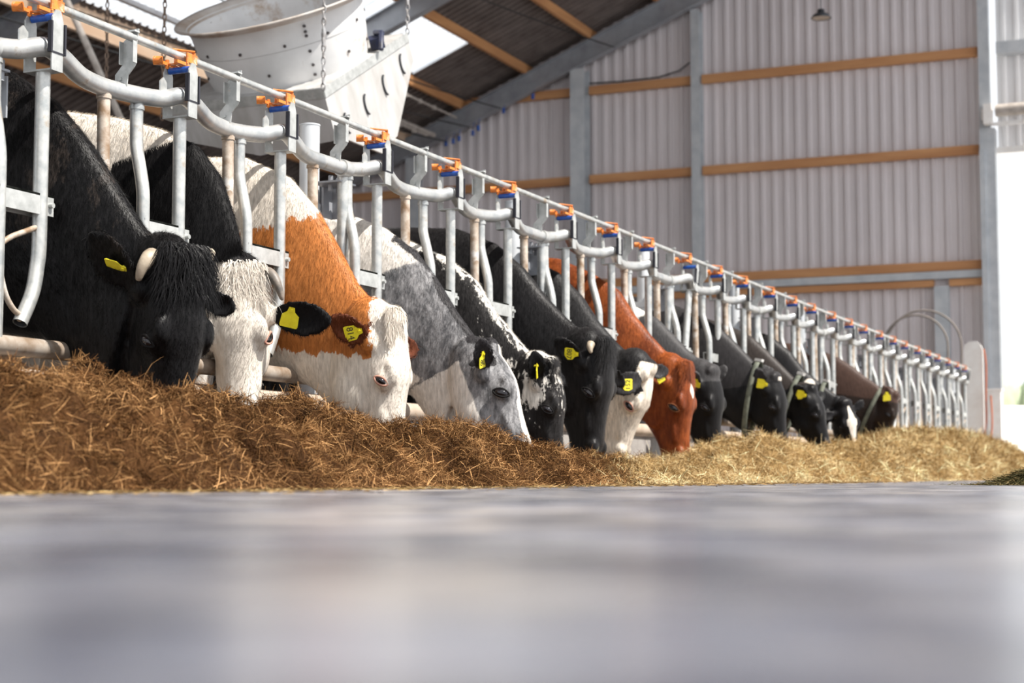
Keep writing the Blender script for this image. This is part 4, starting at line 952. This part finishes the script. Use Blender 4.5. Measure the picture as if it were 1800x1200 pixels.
def mk12(e):
    X, Z, T, Nn, E, S, np = e['X'], e['Z'], e['T'], e['N'], e['E'], e['S'], e['np']
    w = np.where(T > .05, np.maximum((0.030 - np.abs(S))*30 - np.abs(T - .42)*3.2 + .5, np.minimum((0.055 - np.abs(S))*20, (.06 - np.abs(T - .38))*20)), -1); w = np.where(Nn < -.05, -1, w)
    sp = 1 - np.sqrt((X + 3.33)**2/.0025 + (Z - .80)**2/.0049); w = np.where(T < 0, np.maximum(w, np.where(e['Y'] < 0, sp, -1)), w)
    return {'m1': w}
c12 = make_cow('cow', 13.9, [(-4.5,1.44),(-4.1,1.38),(-3.75,1.30),(-3.55,1.18),(-3.36,.92),(-3.20,.80),(-3.10,.72)], (-3.02,.66), (-2.93,.22), -42,
    coat_mat('black_white_blaze', (0.012, 0.011, 0.012), WHITE, None, streak=0.35, n1=0.2, rough=0.4, sheen=0.3),
    'black cow with a white blaze turned towards us and a white neck patch', [(1, imgdir(-.9,-.25,.2), imgdir(0,0,1), .16, .10, None), (-1, imgdir(.7,.7,-.1), imgdir(0,0,1), .13, .09, None)],
    collar=((-3.20,.84), (-3.30,.34), .13, 1), masks=mk12, vox=0.013)
c13 = make_cow('cow', 16.2, [(-4.5,1.43),(-4.0,1.36),(-3.73,1.28),(-3.53,1.18),(-3.34,1.02),(-3.20,.92)], (-3.02,.82), (-3.10,.36), -4,
    coat_mat('dark_brown_coat', (0.060, 0.034, 0.026), WHITE, (0.022, 0.014, 0.011), streak=0.3, n1=0.2, rough=0.45, sheen=0.3),
    'dark brown collared cow, last in the feeding row', [(1, imgdir(-.25,.9,.3), imgdir(.1,0,1), .18, .11, ('', .35, 170, .07)), (-1, imgdir(.6,.5,-.6), imgdir(0,0,1), .15, .09, None)],
    collar=((-3.17,.90), (-3.40,.42), .13), masks=lambda e: {'m2': (e['T'] - 0.15)*4}, vox=0.013)

# ------------------------------------------------------------------ feed heaps
CY = [0.8, 2.0, 3.39, 3.69, 3.89, 4.0, 4.26, 4.58, 4.87, 5.18, 5.68, 6.12, 6.4, 6.71, 7.1, 7.85, 8.65, 9.49, 9.97, 10.35, 10.91, 11.85, 12.95, 13.79, 15.0, 16.4, 17.7, 20.1, 22.6, 24.6, 25.6]
CZ = [.20, .28, .30, .31, .30, .26, .26, .27, .27, .235, .225, .19, .20, .125, .09, .095, .10, .105, .17, .26, .28, .23, .25, .31, .38, .46, .50, .48, .42, .26, .05]
_gr = rng.uniform(-1, 1, (64, 64))
def vnoise(x, y):
    x0 = np.floor(x).astype(int); y0 = np.floor(y).astype(int); fx = x - x0; fy = y - y0; fx = fx*fx*(3-2*fx); fy = fy*fy*(3-2*fy)
    g = lambda i, j: _gr[i % 64, j % 64]
    return (g(x0,y0)*(1-fx)+g(x0+1,y0)*fx)*(1-fy) + (g(x0,y0+1)*(1-fx)+g(x0+1,y0+1)*fx)*fy
FOOT = lambda y: -2.36 + 0.10*vnoise(y*0.9, y*0+3.3) + 0.04*vnoise(y*3.1, y*0+8.3)
def profile(x, y):
    f = FOOT(y); u = (f - x) / (f + 2.97); c = np.interp(y, CY, CZ)
    up = np.where(u < 1, np.sin(np.clip(u, 0, 1)*math.pi/2)**0.85, 1 - 0.35*np.clip((u-1)*1.2, 0, 1)**1.5)
    z = c * np.where(u <= 0, 0, up)
    lump = 0.042*vnoise(x*5+9, y*5) + 0.052*vnoise(x*12, y*12+4) + 0.028*vnoise(x*26, y*26+4) + 0.035*vnoise(x*2.2+1, y*2.2+7)*np.clip((y-11)/4, 0.3, 1.6)
    return z + lump * np.clip(z/0.10, 0, 1) * np.clip((3.6 + x)/0.2, 0.3, 1)
def blend(x, y):  # 0 brown .. 1 golden
    yb = 8.0 - 2.6*(x + 2.95); return np.clip((y - yb)/0.7 + 0.5 + 0.35*vnoise(x*6, y*6), 0, 1)
def strands(n, pts, L, W, lift, flat=0.35, seg=4):
    """n curved blades starting near pts (n,3)"""
    th = rng.normal(0, 0.75, n) + 5.5*vnoise(pts[:, 0]*9 + 2, pts[:, 1]*9) + np.pi*(rng.uniform(0, 1, n) < .5); el = rng.normal(0, flat, n) + lift
    d = np.stack([np.cos(th)*np.cos(el), np.sin(th)*np.cos(el), np.sin(el)], 1)
    bend = rng.normal(0, 0.5, (n, 3)); bend[:, 2] -= 0.45
    sd = np.cross(d, rng.normal(0, 1, (n, 3))); sd /= np.linalg.norm(sd, axis=1, keepdims=True) + 1e-9
    V = np.empty((n, seg*2, 3)); cur = pts - d*(L[:, None]*0.4)
    for j in range(seg):
        wv = (W*(1 - 0.75*abs(j - (seg-1)/2)/(seg/2)))[:, None]
        V[:, 2*j] = cur - sd*wv; V[:, 2*j+1] = cur + sd*wv
        cur = cur + d*(L/(seg-1))[:, None]; d = d + bend*0.30; d /= np.linalg.norm(d, axis=1, keepdims=True)
    V[:, :, 2] = np.maximum(V[:, :, 2], 0.002)
    base = (np.arange(n)*seg*2)[:, None, None]
    q = np.array([[2*j, 2*j+1, 2*j+3, 2*j+2] for j in range(seg-1)])[None]
    return V.reshape(-1, 3), (base + q).reshape(-1, 4)
def heap(name, mat, label, ysel, n, seed, cond, size, widen):
    """height field base and blades as one mesh"""
    y0_, y1_ = ysel; nx = 60; ny = int((y1_ - y0_)/0.035); xs = np.linspace(-3.58, -2.15, nx); ys = np.linspace(y0_, y1_, ny)
    X, Y_ = np.meshgrid(xs, ys, indexing='ij'); Z = profile(X, Y_); b = cond(blend(X, Y_))
    Z = Z*np.clip(b*2, 0, 1) - 0.02 - 0.03*(Z < 0.004); V = np.stack([X, Y_, Z], -1).reshape(-1, 3)
    i, j = np.meshgrid(np.arange(nx-1), np.arange(ny-1), indexing='ij'); a = (i*ny + j).ravel(); F = np.stack([a, a+ny, a+ny+1, a+1], 1)
    keep = (V[F[:, 0], 2] > -0.035) | (V[F[:, 2], 2] > -0.035); F = F[keep]
    tb = np.clip(0.10 + 0.12*vnoise(V[:, 0]*14, V[:, 1]*14) + rng.uniform(0, .14, len(V)), 0, 1)  # base tinted dark, standing in for shade between the blades
    k = int(n*2.2); y = y0_ + (y1_ - y0_)*rng.uniform(0, 1, k)**size; x = rng.uniform(-3.5, -2.12, k)
    z = profile(x, y); bb = cond(blend(x, y)); inside = FOOT(y) - x
    ok = (rng.uniform(0, 1, k) < bb) & ((inside > 0) | (rng.uniform(0, 1, k) < 0.10*np.exp(inside*9))); x, y, z = x[ok][:n], y[ok][:n], z[ok][:n]; m_ = len(x)
    pts = np.stack([x, y, z + rng.uniform(-0.012, 0.010, m_)], 1); sc = np.interp(y, [3, 8, 20], [1, 1.15, widen])
    L = rng.uniform(0.022, 0.070, m_)*sc; W = rng.uniform(0.0005, 0.0012, m_)*sc; stalk = rng.uniform(0, 1, m_) < 0.012
    L = np.where(stalk, L*1.8, L); 
    V2, F2 = strands(m_, pts, L, W, 0.15*(z > .03), 0.65)
    cl = 0.14*vnoise(x*3.3, y*3.3+5) + 0.12*vnoise(x*9, y*9) + 0.16*vnoise(x*12, y*12+4)  # last term follows the lumps, painting shaded hollows and lit tops
    t = np.clip(0.41 + 1.2*cl + rng.normal(0, 0.24, m_), 0, 1); t = np.where(stalk, rng.uniform(.85, 1, m_), t)
    # paler dry bits along the foot of the heap
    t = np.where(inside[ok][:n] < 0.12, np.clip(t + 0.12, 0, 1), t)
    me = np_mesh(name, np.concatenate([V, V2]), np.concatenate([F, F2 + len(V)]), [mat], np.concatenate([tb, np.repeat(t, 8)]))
    o = bpy.data.objects.new(name, me); C.objects.link(o); tag(o, label, 'feed', kind='stuff'); return o
heap('silage_heap', M['silage'], 'heap of brown grass silage along the barrier in front of the nearer cows', (0.9, 9.0), 190000, 1, lambda b: 1 - b, 0.9, 1.6)
heap('hay_heap', M['hay'], 'heap of golden hay along the barrier in front of the farther cows', (5.6, 25.5), 120000, 2, lambda b: b, 1.6, 3.2)
# small dark clump lying on the floor at the right
n = 3500; r_ = np.abs(rng.normal(0, 0.36, n)); th = rng.uniform(0, 2*np.pi, n); x = -0.80 + r_*np.cos(th)*0.42; y = 7.0 + r_*np.sin(th)*0.30
z = 0.066*np.exp(-(r_/0.36)**2*1.4)*rng.uniform(0, 1, n)
V2, F2 = strands(n, np.stack([x, y, z], 1), rng.uniform(0.03, 0.08, n), rng.uniform(0.0008, 0.0016, n), 0.0, 0.25)
me = np_mesh('grass_clump', V2, F2, [M['clump']], np.repeat(np.clip(rng.normal(0.45, 0.25, n), 0, 1), 8)); o = bpy.data.objects.new('grass_clump', me); C.objects.link(o)
tag(o, 'small dark clump of grass lying on the floor at the right', 'grass clump', kind='stuff')
# loose bits on the floor
n = 5000; y = 2.2 + 9*rng.uniform(0, 1, n)**1.2; x = FOOT(y) + np.abs(rng.normal(0, 0.22, n)) + 0.02
V2, F2 = strands(n, np.stack([x, y, np.full(n, 0.004)], 1), rng.uniform(0.015, 0.05, n), rng.uniform(0.0007, 0.0016, n), 0.0, 0.08)
me = np_mesh('loose_straw', V2, F2, [M['hay']], np.repeat(np.clip(rng.normal(0.22, 0.22, n), 0, 1), 8)); o = bpy.data.objects.new('loose_straw', me); C.objects.link(o)
tag(o, 'loose bits of straw scattered on the floor before the silage', 'straw', kind='stuff')
